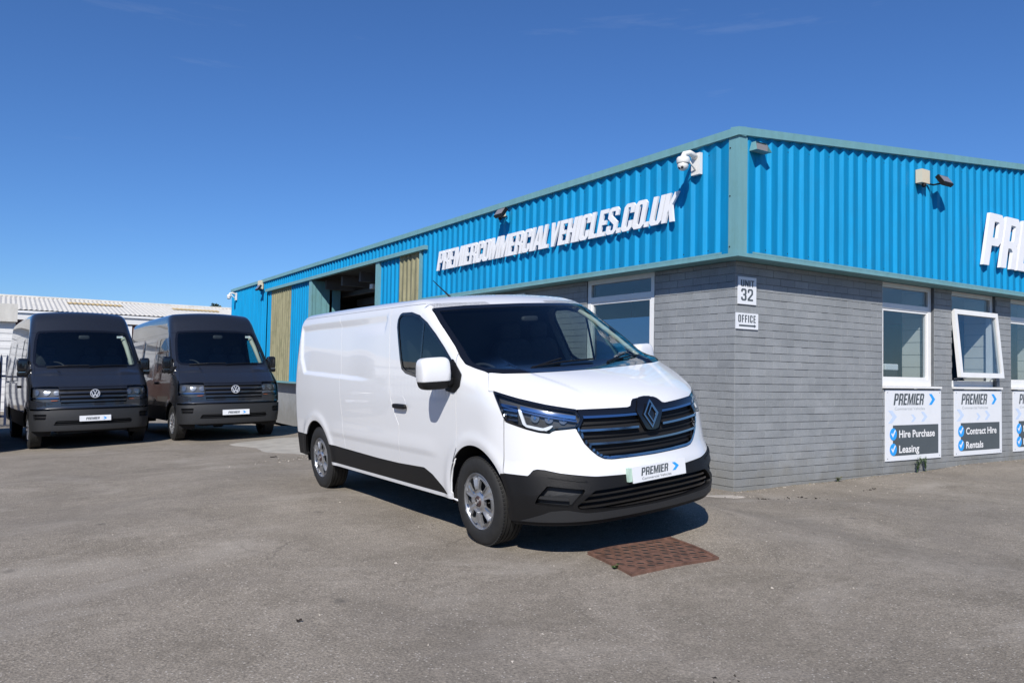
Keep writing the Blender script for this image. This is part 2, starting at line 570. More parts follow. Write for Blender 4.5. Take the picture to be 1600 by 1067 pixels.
def prism(outline, holes, depth, mx):
    """outline / holes: 2-D lists (u, v). Front face at w=0, back at w=-depth; mx maps (u, v, w)."""
    loops = [[Vector((p[0], p[1], 0)) for p in outline]] + [[Vector((p[0], p[1], 0)) for p in h] for h in holes]
    tris = tessellate_polygon(loops)
    flat = [p for l in loops for p in l]
    n = len(flat)
    V = [mx @ Vector((p[0], p[1], 0)) for p in flat] + [mx @ Vector((p[0], p[1], -depth)) for p in flat]
    F = []
    for t in tris:
        a, b_, c = [flat[i] for i in t]
        if (b_ - a).cross(c - a).z < 0:
            t = t[::-1]
        F.append(tuple(t))
        F.append(tuple(i + n for i in t[::-1]))
    o = 0
    for l in loops:
        k = len(l)
        area = sum(l[i].x * l[(i + 1) % k].y - l[(i + 1) % k].x * l[i].y for i in range(k))
        outer = (o == 0)
        for i in range(k):
            i0, i1 = o + i, o + (i + 1) % k
            q = (i0, i0 + n, i1 + n, i1)
            if (area > 0) != outer:
                q = q[::-1]
            F.append(q)
        o += k
    return V, F

# ------------------------------------------------------------------ condensed block lettering (own glyph outlines on a 4 x 7 grid)
def cut(x0, y0, x1, y1, c=0.5, corners='1234'):
    """rectangle with chamfered corners: 1=bl 2=br 3=tr 4=tl"""
    P = []
    def co(k, p, a, b_):
        if str(k) in corners:
            P.extend([a, b_])
        else:
            P.append(p)
    co(1, (x0, y0), (x0, y0 + c), (x0 + c, y0))
    co(2, (x1, y0), (x1 - c, y0), (x1, y0 + c))
    co(3, (x1, y1), (x1, y1 - c), (x1 - c, y1))
    co(4, (x0, y1), (x0 + c, y1), (x0, y1 - c))
    return P
S = 1.45  # stroke
def O_(w=4.0):
    return w, cut(0, 0, w, 7, .8), [cut(S, 1.0, w - S, 6.0, .3)]
GL = {
    'O': O_(), '0': O_(),
    'I': (S, [(0, 0), (S, 0), (S, 7), (0, 7)], []),
    '.': (S, [(0, 0), (S, 0), (S, 1.3), (0, 1.3)], []),
    'P': (3.9, [(0, 0), (S, 0), (S, 2.7), (3.1, 2.7), (3.9, 3.5), (3.9, 6.2), (3.1, 7), (0, 7)], [[(S, 3.75), (2.5, 3.75), (2.68, 3.95), (2.68, 5.75), (2.5, 5.95), (S, 5.95)]]),
    'R': (4.0, [(0, 0), (S, 0), (S, 2.75), (2.2, 2.75), (2.7, 2.3), (2.7, 0), (4.0, 0), (3.95, 2.7), (3.5, 3.25), (3.95, 3.8), (3.95, 6.2), (3.1, 7), (0, 7)], [[(S, 3.75), (2.5, 3.75), (2.7, 3.95), (2.7, 5.75), (2.5, 5.95), (S, 5.95)]]),
    'E': (3.3, [(0, 0), (3.3, 0), (3.3, 1.1), (S, 1.1), (S, 2.95), (3.0, 2.95), (3.0, 4.05), (S, 4.05), (S, 5.9), (3.3, 5.9), (3.3, 7), (0, 7)], []),
    'F': (3.2, [(0, 0), (S, 0), (S, 2.95), (2.9, 2.95), (2.9, 4.05), (S, 4.05), (S, 5.9), (3.2, 5.9), (3.2, 7), (0, 7)], []),
    'L': (3.1, [(0, 0), (3.1, 0), (3.1, 1.1), (S, 1.1), (S, 7), (0, 7)], []),
    'T': (3.5, [(1.15, 0), (2.35, 0), (2.35, 5.9), (3.5, 5.9), (3.5, 7), (0, 7), (0, 5.9), (1.15, 5.9)], []),
    'H': (4.0, [(0, 0), (S, 0), (S, 2.95), (4 - S, 2.95), (4 - S, 0), (4, 0), (4, 7), (4 - S, 7), (4 - S, 4.05), (S, 4.05), (S, 7), (0, 7)], []),
    'N': (4.1, [(0, 0), (1.15, 0), (1.15, 4.1), (2.75, 0), (4.1, 0), (4.1, 7), (2.95, 7), (2.95, 3.0), (1.4, 7), (0, 7)], []),
    'M': (5.2, [(0, 0), (1.12, 0), (1.12, 4.6), (2.15, 0), (3.05, 0), (4.08, 4.6), (4.08, 0), (5.2, 0), (5.2, 7), (3.7, 7), (2.6, 2.6), (1.5, 7), (0, 7)], []),
    'A': (4.1, [(0, 0), (1.2, 0), (1.42, 1.4), (2.68, 1.4), (2.9, 0), (4.1, 0), (2.85, 7), (1.25, 7)], [[(1.58, 2.4), (2.05, 5.4), (2.52, 2.4)]]),
    'V': (4.1, [(1.4, 0), (2.7, 0), (4.1, 7), (2.88, 7), (2.05, 2.0), (1.22, 7), (0, 7)], []),
    'U': (4.0, [(0, .8), (.8, 0), (3.2, 0), (4, .8), (4, 7), (4 - S, 7), (4 - S, 1.3), (2.5, 1.0), (1.5, 1.0), (S, 1.3), (S, 7), (0, 7)], []),
    'C': (3.9, [(0, .8), (.8, 0), (3.1, 0), (3.9, .8), (3.9, 2.6), (3.9 - S, 2.6), (3.9 - S, 1.3), (2.4, 1.0), (1.5, 1.0), (S, 1.3), (S, 5.7), (1.5, 6.0), (2.4, 6.0), (3.9 - S, 5.7), (3.9 - S, 4.5), (3.9, 4.5), (3.9, 6.2), (3.1, 7), (.8, 7), (0, 6.2)], []),
    'S': (3.9, [(0, .8), (.8, 0), (3.1, 0), (3.9, .8), (3.9, 3.1), (1.2, 5.0), (1.2, 5.8), (1.5, 6.0), (2.4, 6.0), (2.7, 5.8), (2.7, 4.8), (3.85, 4.8), (3.85, 6.2), (3.1, 7), (.8, 7), (0, 6.2), (0, 4.3), (2.7, 2.4), (2.7, 1.2), (2.4, 1.0), (1.5, 1.0), (1.2, 1.2), (1.2, 2.3), (0, 2.3)], []),
    'K': (4.1, [(0, 0), (S, 0), (S, 2.2), (1.7, 3.0), (2.8, 0), (4.1, 0), (2.55, 4.1), (4.0, 7), (2.7, 7), (S, 4.1), (S, 7), (0, 7)], []),
    '3': (3.9, [(0, .8), (.8, 0), (3.1, 0), (3.9, .8), (3.9, 3.0), (3.4, 3.5), (3.9, 4.0), (3.9, 6.2), (3.1, 7), (.8, 7), (0, 6.2), (0, 5.0), (1.2, 5.0), (1.2, 5.8), (1.5, 6.0), (2.4, 6.0), (2.65, 5.8), (2.65, 4.3), (2.3, 4.0), (1.5, 4.0), (1.5, 3.0), (2.3, 3.0), (2.65, 2.7), (2.65, 1.2), (2.4, 1.0), (1.5, 1.0), (1.2, 1.2), (1.2, 2.1), (0, 2.1)], []),
    '2': (3.9, [(0, 0), (3.9, 0), (3.9, 1.1), (1.4, 1.1), (3.9, 3.9), (3.9, 6.2), (3.1, 7), (.8, 7), (0, 6.2), (0, 4.7), (1.2, 4.7), (1.2, 5.8), (1.5, 6.0), (2.4, 6.0), (2.7, 5.8), (2.7, 4.2), (0, 1.2)], []),
}
for ch in GL:
    GL[ch] = (GL[ch][0], GL[ch][1], GL[ch][2])

def glyph_run(text, gap=0.45):
    x = 0
    out = []
    for ch in text:
        if ch == ' ':
            x += 2
            continue
        wd, ol, ho = GL[ch]
        out.append((ch, x, ol, ho))
        x += wd + gap
    return out, x - gap

def lettering(text, mx, height, width, depth, m, parent, slant=0.0, name='letter', joined=False, gap=0.45):
    """mx maps (u right, v up, w outward) in metres"""
    run, tot = glyph_run(text, gap)
    sx, sy = width / tot, height / 7.0
    acc = MB()
    for ch, x0, ol, ho in run:
        T = lambda pts: [((p[0] + x0) * sx + slant * p[1] * sy, p[1] * sy) for p in pts]
        V, F = prism(T(ol), [T(h) for h in ho], depth, mx)
        if joined:
            acc.add(V, F)
        else:
            mesh_obj(name, V, F, m, parent)
    if joined:
        return acc.obj(name, m, parent)

def text_mesh(name, text, mx, height, width, depth, m, parent, bold=0.0, shear=0.0):
    cu = bpy.data.curves.new(name, 'FONT')
    cu.body = text
    cu.size = 1.0
    cu.offset = bold
    cu.shear = shear
    cu.resolution_u = 3
    cu.extrude = 0.0
    o = bpy.data.objects.new(name, cu)
    COL.objects.link(o)
    dg = bpy.context.evaluated_depsgraph_get()
    me0 = o.evaluated_get(dg).to_mesh()
    V = np.array([v.co[:] for v in me0.vertices])
    F = [tuple(p.vertices) for p in me0.polygons]
    o.evaluated_get(dg).to_mesh_clear()
    bpy.data.objects.remove(o)
    bpy.data.curves.remove(cu)
    a, b_ = V.min(0), V.max(0)
    sx = width / (b_[0] - a[0])
    sy = height / max(0.6, 0.72)
    W = [mx @ Vector(((v[0] - a[0]) * sx, v[1] * sy, 0)) for v in V]
    return mesh_obj(name, W, F, m, parent)

def plane_mx(origin, u, v):
    u = Vector(u).normalized()
    v = Vector(v).normalized()
    n = u.cross(v)
    mx = Matrix((u, v, n)).transposed().to_4x4()
    mx.translation = Vector(origin)
    return mx

# ------------------------------------------------------------------ ground height
GP = np.array([(-4.72, -1.66, .088), (-4.72, 1.7, .088), (-2.83, -1.64, .245), (-2.8, 1.7, .245), (-4.72, 0, .088), (-2.83, 0, .245),
               (0, 0, -.055), (1.6, -.1, -.04), (3.2, 0, -.02), (6.6, 0, .03), (12, 0, .05), (-1.2, -1.6, .06), (-1.0, -3.2, .0), (2, -4, 0),
               (-4.72, -2.6, .08), (-3.75, -2.5, .125), (-2.85, -2.5, .18), (-3.6, -3.3, .06), (-4.5, -3.4, .045), (-2.6, -3.3, .07), (-4.2, -4.2, .03), (-7.8, -6.8, -.02), (-8.0, -2, -.03), (-7.8, 3, -.09), (-6, 6, -.09), (-4.4, 5, .0),
               (-7.15, 11.25, -.20), (-5.2, 11.2, -.13), (-4.7, 11.0, -.10), (-2.8, 11.0, -.03), (-7.2, 14.9, -.27), (-4.7, 14.6, -.17), (-9.9, 11.0, -.30), (-7.9, 11.0, -.23),
               (-2, 8, -.02), (0, 6, -.06), (0, 12, -.22), (0, 19, -.5), (0, 26, -.6), (-10, 20, -.55), (-5, 24, -.6), (-16, 12, -.4), (-16, 0, -.2), (-14, -10, -.1), (0, -14, 0), (14, -6, .05), (14, -16, .0)])
def gz(x, y):
    x = np.asarray(x, float)
    y = np.asarray(y, float)
    num = np.zeros(np.broadcast(x, y).shape)
    den = np.zeros_like(num)
    for px, py, pz in GP:
        d2 = (x - px) ** 2 + (y - py) ** 2
        wt = 1.0 / (d2 + .12) ** 2
        num += wt * pz
        den += wt
    g = num / den
    far = np.clip((np.hypot(x + 5, y - 5) - 28) / 30, 0, 1)
    return g * (1 - far) + far * (-0.6)

def axis(a, b_, step, outer):
    near = np.arange(a, b_ + 1e-6, step)
    return np.concatenate([[a - o for o in outer[::-1]], near, [b_ + o for o in outer]])
gx = axis(-20, 16, .3, [2, 6, 15, 40, 120, 400, 900])
gy = axis(-16, 30, .3, [2, 6, 15, 40, 120, 400, 900])
X, Y = np.meshgrid(gx, gy, indexing='ij')
Z = gz(X, Y)
nx_, ny_ = X.shape
V = np.stack([X, Y, Z], -1).reshape(-1, 3)
i, j = np.meshgrid(np.arange(nx_ - 1), np.arange(ny_ - 1), indexing='ij')
a = (i * ny_ + j).ravel()
F = np.stack([a, a + ny_, a + ny_ + 1, a + 1], 1)
g = mesh_obj('yard_ground', V, F, MT['asphalt'], smooth=True)
tag(g, kind='structure')

# ------------------------------------------------------------------ warehouse
E_ = -0.27           # outer face of the cladding
BC, BL = 0.1, 0.293  # brick course and length
BLD = empty('warehouse', (0, 0, 0))
tag(BLD, 'blue profiled sheet warehouse on grey painted brick walls with teal trim', 'warehouse')

# brick walls: mortar backing sheets with openings, bricks in front
ZB = -0.1
ZT = 2.86
RW = [(3.21, 4.62), (5.15, 6.56), (7.09, 8.50), (9.03, 10.44)]     # window openings right face (x)
LW = [(1.485, 3.02)]                                               # left face (y)
ZS = 1.25
def face_quads(rects, mp, d):
    mb = MB()
    for (u0, v0, u1, v1) in rects:
        mb.box((u0, v0, 0), (u1, v1, d))
    V = [mp(*v) for v in mb.V]
    return V, mb.F
def mR(u, v, wv):   # right face: u=x, v=z, w inward=+y
    return (u, wv, v)
def mL(u, v, wv):
    return (wv, u, v)
rects = [(0.012, -.9, 3.21, ZT), (3.21, -.9, 12.0, ZS), (4.62, ZS, 5.15, ZT), (6.56, ZS, 7.09, ZT), (8.50, ZS, 9.03, ZT), (10.44, ZS, 12.0, ZT)]
V, F = face_quads(rects, mR, .24)
V = [(x, y + .009, z) for x, y, z in V]
wallR = mesh_obj('brick_wall', V, F, MT['mortar'], BLD)
rects = [(0.26, -.9, 1.485, ZT), (1.485, -.9, 3.02, 0.9), (3.02, -.9, 8.4, ZT)]
V, F = face_quads(rects, mL, .24)
V = [(x + .009, y, z) for x, y, z in V]
F = [f[::-1] for f in F]
wallL = mesh_obj('brick_wall', V, F, MT['mortar'], BLD)

def brick_geo(L, H, side, jit):
    """brick centred at 0 in u,v with front at w=0, chamfered front; returns V,F in (u,v,w inward)"""
    c = .0022
    hu, hv = L / 2 - .0015, H / 2 - .0028
    r = lambda: jit * (random.random() - .5)
    A = [(-hu + c, -hv + c, r() * .6), (hu - c, -hv + c, r() * .6), (hu - c, hv - c, r() * .6), (-hu + c, hv - c, r() * .6)]
    B = [(-hu, -hv + r(), c), (hu, -hv + r(), c), (hu, hv + r(), c), (-hu, hv + r(), c)]
    C = [(u, v, .03) for u, v in ((-hu, -hv), (hu, -hv), (hu, hv), (-hu, hv))]
    V = A + B + C
    F = [(0, 1, 2, 3)]
    for k in range(4):
        l = (k + 1) % 4
        F.append((4 + k, 4 + l, l, k))
        F.append((8 + k, 8 + l, 4 + l, 4 + k))
    return V, F

def build_bricks():
    jobs = []
    def fill(side, u0, u1, z0, z1, phase):
        k0 = int(round((z0 - 0) / BC))
        k = k0
        while k * BC < z1 - .02:
            za, zb = k * BC, min((k + 1) * BC, z1)
            off = (BL / 2 if (k + phase) % 2 else 0)
            u = -BL * 2 + off
            while u < u1:
                a, b_ = max(u, u0), min(u + BL, u1)
                if b_ - a > .04:
                    jobs.append((side, a, b_, za, zb))
                u += BL
            k += 1
    fill('R', 0, 3.21, ZB, ZT, 0)
    fill('R', 3.21, 12.0, ZB, ZS, 0)
    for a, b_ in ((4.62, 5.15), (6.56, 7.09), (8.50, 9.03), (10.44, 12.0)):
        fill('R', a, b_, ZS, ZT, 0)
    fill('L', 0, 1.476, ZB, ZT, 1)
    fill('L', 1.476, 3.02, ZB, 0.9, 1)
    fill('L', 3.02, 8.4, ZB, ZT, 1)
    cx, cy, cz = -7.76, -6.78, 1.38
    def score(j):
        s, a, b_, za, zb = j
        if s == 'R':
            p = ((a + b_) / 2, 0)
            area = (b_ - a) * abs(cy)
        else:
            p = (0, (a + b_) / 2)
            area = (b_ - a) * abs(cx)
        d = math.hypot(p[0] - cx, p[1] - cy)
        hid = 1.0
        if s == 'L' and p[1] > 1.5 and (za < 2.4):
            hid = .01                      # behind the white van
        if s == 'L' and p[1] > 3.0:
            hid = .01
        if s == 'L' and za < .3:
            hid = .5
        return area / d ** 3 * hid
    jobs.sort(key=score, reverse=True)
    cache = {}
    rest = {'R': MB(), 'L': MB()}
    for idx, (s, a, b_, za, zb) in enumerate(jobs):
        L, H = b_ - a, zb - za
        mp = mR if s == 'R' else mL
        if idx < 300:
            key = (s, round(L, 3), round(H, 3), random.randrange(4))
            if key not in cache:
                V, F = brick_geo(L, H, s, .004)
                V = [mp(*v) for v in V]
                if s == 'L':
                    F = [f[::-1] for f in F]
                me = bpy.data.meshes.new('brick')
                me.from_pydata(V, [], F)
                me.materials.append(MT['brick'])
                cache[key] = me
            o = link('brick', cache[key], None, wallR if s == 'R' else wallL)
            o.location = mp((a + b_) / 2, (za + zb) / 2, random.uniform(-.0012, .0012))
        else:
            V, F = brick_geo(L, H, s, .004)
            V = [mp(u + (a + b_) / 2, v + (za + zb) / 2, w_) for u, v, w_ in V]
            if s == 'L':
                F = [f[::-1] for f in F]
            rest[s].add(V, F)
    for s, p in (('R', wallR), ('L', wallL)):
        o = rest[s].obj('brickwork', MT['brick'], p)
        o['kind'] = 'stuff'
build_bricks()

# --- profiled cladding
RP = 0.215
def profile(u0, u1):
    """list of (u, d) along the sheet; d = how far in front of the trough"""
    pts = []
    # flank facing -u (40 %), crest, back flank, trough
    base = [(0.0, 0.0), (.19, 1.0), (.27, 1.0), (.92, 0.04), (1.0, 0.0)]
    k = math.floor(u0 / RP) - 1
    while k * RP < u1:
        for t, d in base[:-1]:
            u = (k + t) * RP
            pts.append((u, d))
        k += 1
    # clip
    us = [p[0] for p in pts]
    ds = [p[1] for p in pts]
    out = [(u0, float(np.interp(u0, us, ds)))] + [p for p in pts if u0 + .002 < p[0] < u1 - .002] + [(u1, float(np.interp(u1, us, ds)))]
    return out

def cladding(face, u0, u1, zb, ztf, m, parent, shift=0.0, name='cladding_sheet', depth=.036, plane=E_, sheet=RP * 5):
    """face 'R' (u=x, outward -y) or 'L' (u=y, outward -x). ztf(u) gives the top"""
    a = u0
    n = 0
    while a < u1 - .01:
        b_ = min(a + sheet, u1)
        if u1 - b_ < .25:
            b_ = u1
        pr = profile(a - shift, b_ - shift)
        V = []
        F = []
        for (u, d) in pr:
            u += shift
            off = plane - depth * (d - 1)      # crest on the plane
            off -= .0006 * (n % 2)
            for z in (zb, ztf(u)):
                V.append((u, off, z) if face == 'R' else (off, u, z))
        for k in range(len(pr) - 1):
            q = (2 * k, 2 * k + 2, 2 * k + 3, 2 * k + 1)
            F.append(q if face == 'R' else q[::-1])
        mesh_obj(name, V, F, m, parent)
        a = b_
        n += 1

GS = 0.098   # gable slope of the right face
capR = lambda x: 4.35 + GS * (x + .27)
facR = empty('fascia_cladding')
facR.parent = BLD
facL = empty('fascia_cladding')
facL.parent = BLD
cladding('R', -.135, 12.2, 2.905, lambda x: capR(x) + .03, MT['blue'], facR, shift=.083)
# left face: sun-facing flanks face -y too
cladding('L', -.135, 8.40, 2.905, lambda y: 4.37, MT['blue'], facL, shift=.05)
cladding('L', 8.40, 20.18, 4.03, lambda y: 4.37, MT['blue'], facL, shift=.05)
cladding('L', 20.18, 25.05, .98, lambda y: 4.37, MT['blue'], facL, shift=.05)
cladding('L', 9.57, 10.62, .98, lambda y: 4.0, MT['blue'], facL, shift=.05, plane=E_ + .03)
cladding('L', 15.72, 17.55, .98, lambda y: 4.0, MT['blue'], facL, shift=.05, plane=E_ + .03)
cladding('L', 8.49, 9.57, .98, lambda y: 4.0, MT['grp'], facL, shift=.05, plane=E_ + .03, name='translucent_sheet', sheet=2)
cladding('L', 17.55, 19.75, .98, lambda y: 4.0, MT['grp'], facL, shift=.05, plane=E_ + .03, name='translucent_sheet', sheet=3)
cladding('L', 19.75, 20.18, .98, lambda y: 4.0, MT['blue'], facL, shift=.05, plane=E_ + .03)

T = MT['teal']
# capping: bent sheet with a drip return
def cap_run(pts_bottom, name='roof_capping'):
    pass
cb = MB()
# right capping, sloping up
mbv = []
def capseg(face, u0, u1, z0, z1, o0=.035, h=.10):
    """box-like capping whose bottom is at z0 (at u0) and z1 (at u1)"""
    p0 = E_ - o0
    back = E_ + .10
    V = []
    for u, z in ((u0, z0), (u1, z1)):
        for (off, zz) in ((p0, z), (p0, z + h), (back, z + h + .02), (back, z)):
            V.append((u, off, zz) if face == 'R' else (off, u, zz))
    F = [(0, 4, 5, 1), (1, 5, 6, 2), (2, 6, 7, 3), (3, 7, 4, 0), (0, 1, 2, 3), (4, 7, 6, 5)]
    if face == 'L':
        F = [f[::-1] for f in F]
    return V, F
V, F = capseg('R', E_ - .035, 12.2, 4.35, capR(12.2))
mesh_obj('roof_capping', V, F, T, facR)
V, F = capseg('L', E_ - .031, 25.1, 4.349, 4.327, o0=.038)
mesh_obj('roof_capping', V, F, T, facL)
# bottom drip flashing of the fascia
box('drip_flashing', (E_ - .022, E_ - .022, 2.862), (12.2, .02, 2.908), T, facR)
box('drip_flashing', (E_ - .022, .022, 2.862), (.02, 8.40, 2.9085), T, facL)
box('drip_flashing', (E_ - .022, E_ + .25, 2.911), (E_ - .012, 8.40, 2.935), T, facL)
box('drip_flashing', (E_ + .25, E_ - .022, 2.911), (12.2, E_ - .012, 2.935), T, facR)
# corner flashing
box('corner_flashing', (E_ - .012, E_ - .012, 2.91), (-.125, E_ + .045, 4.352), T, facR)
box('corner_flashing', (E_ - .0125, E_ + .046, 2.91), (E_ + .045, -.125, 4.352), T, facL)
# screws
sm = MB()
for zz in (2.99, 3.62, 4.22):
    for xx in [-.15] + [(.083 + RP * k + RP * .9) for k in range(0, 52, 2)]:
        if abs(zz - 3.62) < .1 and xx > 0:
            continue
        dz = (capR(xx) - 4.35) if zz > 4 else 0
        sm.lathe([(.0, E_ - .008 if xx < 0 else E_ + .032), (.009, E_ - .008 if xx < 0 else E_ + .032), (.009, E_ + .04)], 'y', 6, (xx, 0, zz + dz))
o = sm.obj('screws', MT['matblack'], facR)
o['kind'] = 'stuff'
sm = MB()
for zz in (2.99, 3.62, 4.22):
    for yy in [-.15] + [(.05 + RP * k + RP * .9) for k in range(0, 38, 2)]:
        if abs(zz - 3.62) < .1 and yy > 0:
            continue
        sm.lathe([(.0, E_ - .02 if yy < 0 else E_ + .032), (.009, E_ - .02 if yy < 0 else E_ + .032), (.009, E_ + .04)], 'x', 6, (0, yy, zz))
o = sm.obj('screws', MT['matblack'], facL)
o['kind'] = 'stuff'

# sliding-door rail, jambs, opening
box('door_rail', (E_ - .06, 8.16, 3.965), (E_ + .06, 20.17, 4.055), T, BLD)
box('door_jamb', (E_ - .02, 10.62, .90), (E_ + .10, 10.83, 3.963), T, BLD)
box('door_jamb', (E_ - .02, 15.50, -.7), (E_ + .02, 15.72, 3.963), T, BLD)
box('edge_trim', (E_ - .015, 8.402, .98), (E_ + .03, 8.485, 3.963), T, BLD)
box('drip_flashing', (E_ - .02, 15.722, .925), (E_ + .12, 25.06, .978), T, BLD)
box('drip_flashing', (E_ - .02, 8.404, .925), (E_ + .12, 10.618, .978), T, BLD)
# recess wall lit by the sun (the folded door leaf), then a darker leaf further in
leaf = MB()
for k in range(6):
    x0 = -.24 + k * .085
    leaf.box((x0, 15.50 + (.012 if k % 2 else 0), -.6), (x0 + .0845, 15.56, 3.95))
leaf.obj('door_leaf', T, BLD)
box('door_leaf', (.33, 15.40, -.6), (.56, 15.46, 3.7), T, BLD)
# hall behind the opening
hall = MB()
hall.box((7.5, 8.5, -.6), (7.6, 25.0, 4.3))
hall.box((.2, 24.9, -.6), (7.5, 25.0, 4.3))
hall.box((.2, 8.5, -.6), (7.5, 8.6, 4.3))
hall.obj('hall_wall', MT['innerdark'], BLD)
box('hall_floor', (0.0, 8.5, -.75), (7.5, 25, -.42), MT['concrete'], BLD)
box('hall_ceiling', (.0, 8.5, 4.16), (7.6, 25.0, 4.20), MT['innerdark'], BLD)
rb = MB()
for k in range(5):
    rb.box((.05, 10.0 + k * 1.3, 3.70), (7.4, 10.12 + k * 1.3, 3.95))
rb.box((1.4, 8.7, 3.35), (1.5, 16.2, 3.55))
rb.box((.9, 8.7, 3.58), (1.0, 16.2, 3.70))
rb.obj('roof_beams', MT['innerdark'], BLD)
lt = empty('work_light', (.45, 12.6, 3.75))
tag(lt, 'small black work light hanging inside the dark doorway', 'light')
box('lamp_head', (-.10, -.08, -.22), (.02, .10, -.10), MT['camwhite'], lt)
MB().tube([(0, 0, .18), (0, 0, -.08), (.02, .05, -.12)], .018, 6).obj('bracket', MT['matblack'], lt)

# plinth walls under the far cladding and remaining shell of the building
box('plinth_wall', (.0, 15.72, -1.0), (.2, 25.0, .93), MT['brick'], BLD)
box('plinth_wall', (.0, 8.402, -1.0), (.2, 10.62, .93), MT['brick'], BLD)
sh = MB()
sh.box((0.0, 25.0, -1.0), (13.0, 25.12, 4.32))
sh.box((12.0, .02, -1.0), (12.2, 24.9, 4.6))
sh.obj('rear_wall', MT['blue'], BLD)
# roof: two slopes rising from the left eave to a ridge, following the gable
rx = [E_ + .1, 12.2]
V = [(rx[0], E_, capR(rx[0]) + .06), (rx[1], E_, capR(rx[1]) + .06), (rx[1], 25.1, capR(rx[1]) + .06), (rx[0], 25.1, capR(rx[0]) + .06)]
V = [(x, y, z - .05) for x, y, z in V]
mesh_obj('roof', V, [(0, 1, 2, 3)], MT['roofsheet'], BLD)

# office interior behind the right face
off = MB()
off.box((.30, 5.6, -.05), (12, 5.7, 2.85))
off.box((.24, 3.3, -.05), (.30, 5.6, 2.85))
off.obj('office_wall', MT['innerwall'], BLD)
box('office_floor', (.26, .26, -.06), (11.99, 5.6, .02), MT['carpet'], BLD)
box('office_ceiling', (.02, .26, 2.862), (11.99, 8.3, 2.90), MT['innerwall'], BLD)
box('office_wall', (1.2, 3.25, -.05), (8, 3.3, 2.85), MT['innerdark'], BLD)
# white blockwork fins beside each window, built up from courses
def fin(x, y0, y1):
    fm = MB()
    k = 0
    while k * .2 < 2.84:
        z0, z1 = k * .2 + .004, min((k + 1) * .2, 2.85)
        fm.box((x + .003 * (k % 2), y0, z0), (x + .5, y1, z1 - .004))
        k += 1
    fm.obj('blockwork_pier', MT['innerwall'], BLD)
for x in (4.60, 6.54, 8.48, 10.42):
    fin(x, .13, .52)
box('reflection_panel', (.20, 1.50, .95), (.205, 3.0, 2.25), MT['reflectblue'], BLD)  # added blue panel behind the long-wall glass, imitates an outdoor reflection

# ------------------------------------------------------------------ windows
def frame_bars(mb, u0, u1, v0, v1, t, w0, w1):
    """rectangular frame in (u, v), members t wide, from depth w0 to w1; members butt"""
    mb.box((u0, v0, w0), (u1, v0 + t, w1))
    mb.box((u0, v1 - t, w0), (u1, v1, w1))
    mb.box((u0, v0 + t, w0), (u0 + t, v1 - t, w1))
    mb.box((u1 - t, v0 + t, w0), (u1, v1 - t, w1))

def window(face, u0, u1, z0, z1, zt, rec, openf=False, botw=.10):
    e = empty('window')
    e.parent = BLD
    mp = mR if face == 'R' else mL
    fl = face == 'L'
    def mk(name, mb, m, parent=e):
        V = [mp(*v) for v in mb.V]
        F = mb.F if not fl else [f[::-1] for f in mb.F]
        # (u, v, w) -> mirrored handedness: R maps w to +y which flips too
        if not fl:
            F = [f[::-1] for f in F]
        else:
            F = [f[::-1] for f in F]
        return mesh_obj(name, V, F, m, parent)
    r0, r1 = rec, rec + .07
    mb = MB()
    mb.box((u0, z0, r0), (u1, z0 + botw, r1))
    mb.box((u0, z1 - .07, r0), (u1, z1, r1))
    mb.box((u0, z0 + botw, r0), (u0 + .075, z1 - .07, r1))
    mb.box((u1 - .085, z0 + botw, r0), (u1, z1 - .07, r1))
    mb.box((u0 + .075, zt - .04, r0), (u1 - .085, zt + .04, r1))
    mk('frame', mb, MT['upvc'])
    p = MB()
    p.box((u0 + .075, zt + .04, r0 + .03), (u1 - .085, z1 - .07, r0 + .045))
    mk('pane', p, MT['glass'])
    if not openf:
        s_ = MB()
        frame_bars(s_, u0 + .076, u1 - .086, z0 + botw + .001, zt - .041, .035, r0 + .012, r0 + .06)
        mk('sash', s_, MT['upvc'])
        p = MB()
        p.box((u0 + .111, z0 + botw + .036, r0 + .03), (u1 - .121, zt - .076, r0 + .045))
        mk('pane', p, MT['glass'])
    else:
        ang = R(5.5)
        a0, a1, b0, b1 = u0 + .0, u1 + .0, z0 + .15, zt + .03
        def tilt(mb):
            out = []
            for (u, v, w_) in mb.V:
                vv, ww = v - b1, w_ - (-.035)
                out.append((u, b1 + vv * math.cos(ang) - ww * math.sin(ang) * -1 * 0 , -.035 + ww + vv * math.sin(ang)))
            mb.V = out
        s_ = MB()
        frame_bars(s_, a0, a1, b0, b1, .078, -.035, .025)
        tilt(s_)
        sh_ = mk('sash', s_, MT['upvc'])
        p = MB()
        p.box((a0 + .078, b0 + .078, -.012), (a1 - .078, b1 - .078, .004))
        tilt(p)
        mk('pane', p, MT['glass'], sh_)
        st = MB()
        st.tube([(u0 + .09, z0 + .13, .03), (u0 + .25, z0 + .16, -.1)], .012, 6)
        st.tube([(u1 - .1, z0 + .13, .03), (u1 - .25, z0 + .16, -.1)], .012, 6)
        mk('stay', st, MT['satin'])
        hb = MB()
        hb.box((u0 + .25, z0 + .125, -.06), (u1 - .5, z0 + .14, -.04))
        mk('handle', hb, MT['upvc'])
    sl_ = MB()
    sl_.box((u0 - .0, z0 - .035, -.05), (u1 + .14 if face == 'R' else u1, z0 - .002, r0 + .02))
    mk('sill', sl_, MT['upvc'])
    return e
window('R', 3.215, 4.615, 1.30, 2.86, 2.51, .05)
window('R', 5.155, 6.555, 1.30, 2.86, 2.53, .05, openf=True)
window('R', 7.095, 8.495, 1.30, 2.86, 2.51, .05)
window('R', 9.035, 10.435, 1.30, 2.86, 2.51, .05)
window('L', 1.49, 3.015, .90, 2.86, 2.55, .02)

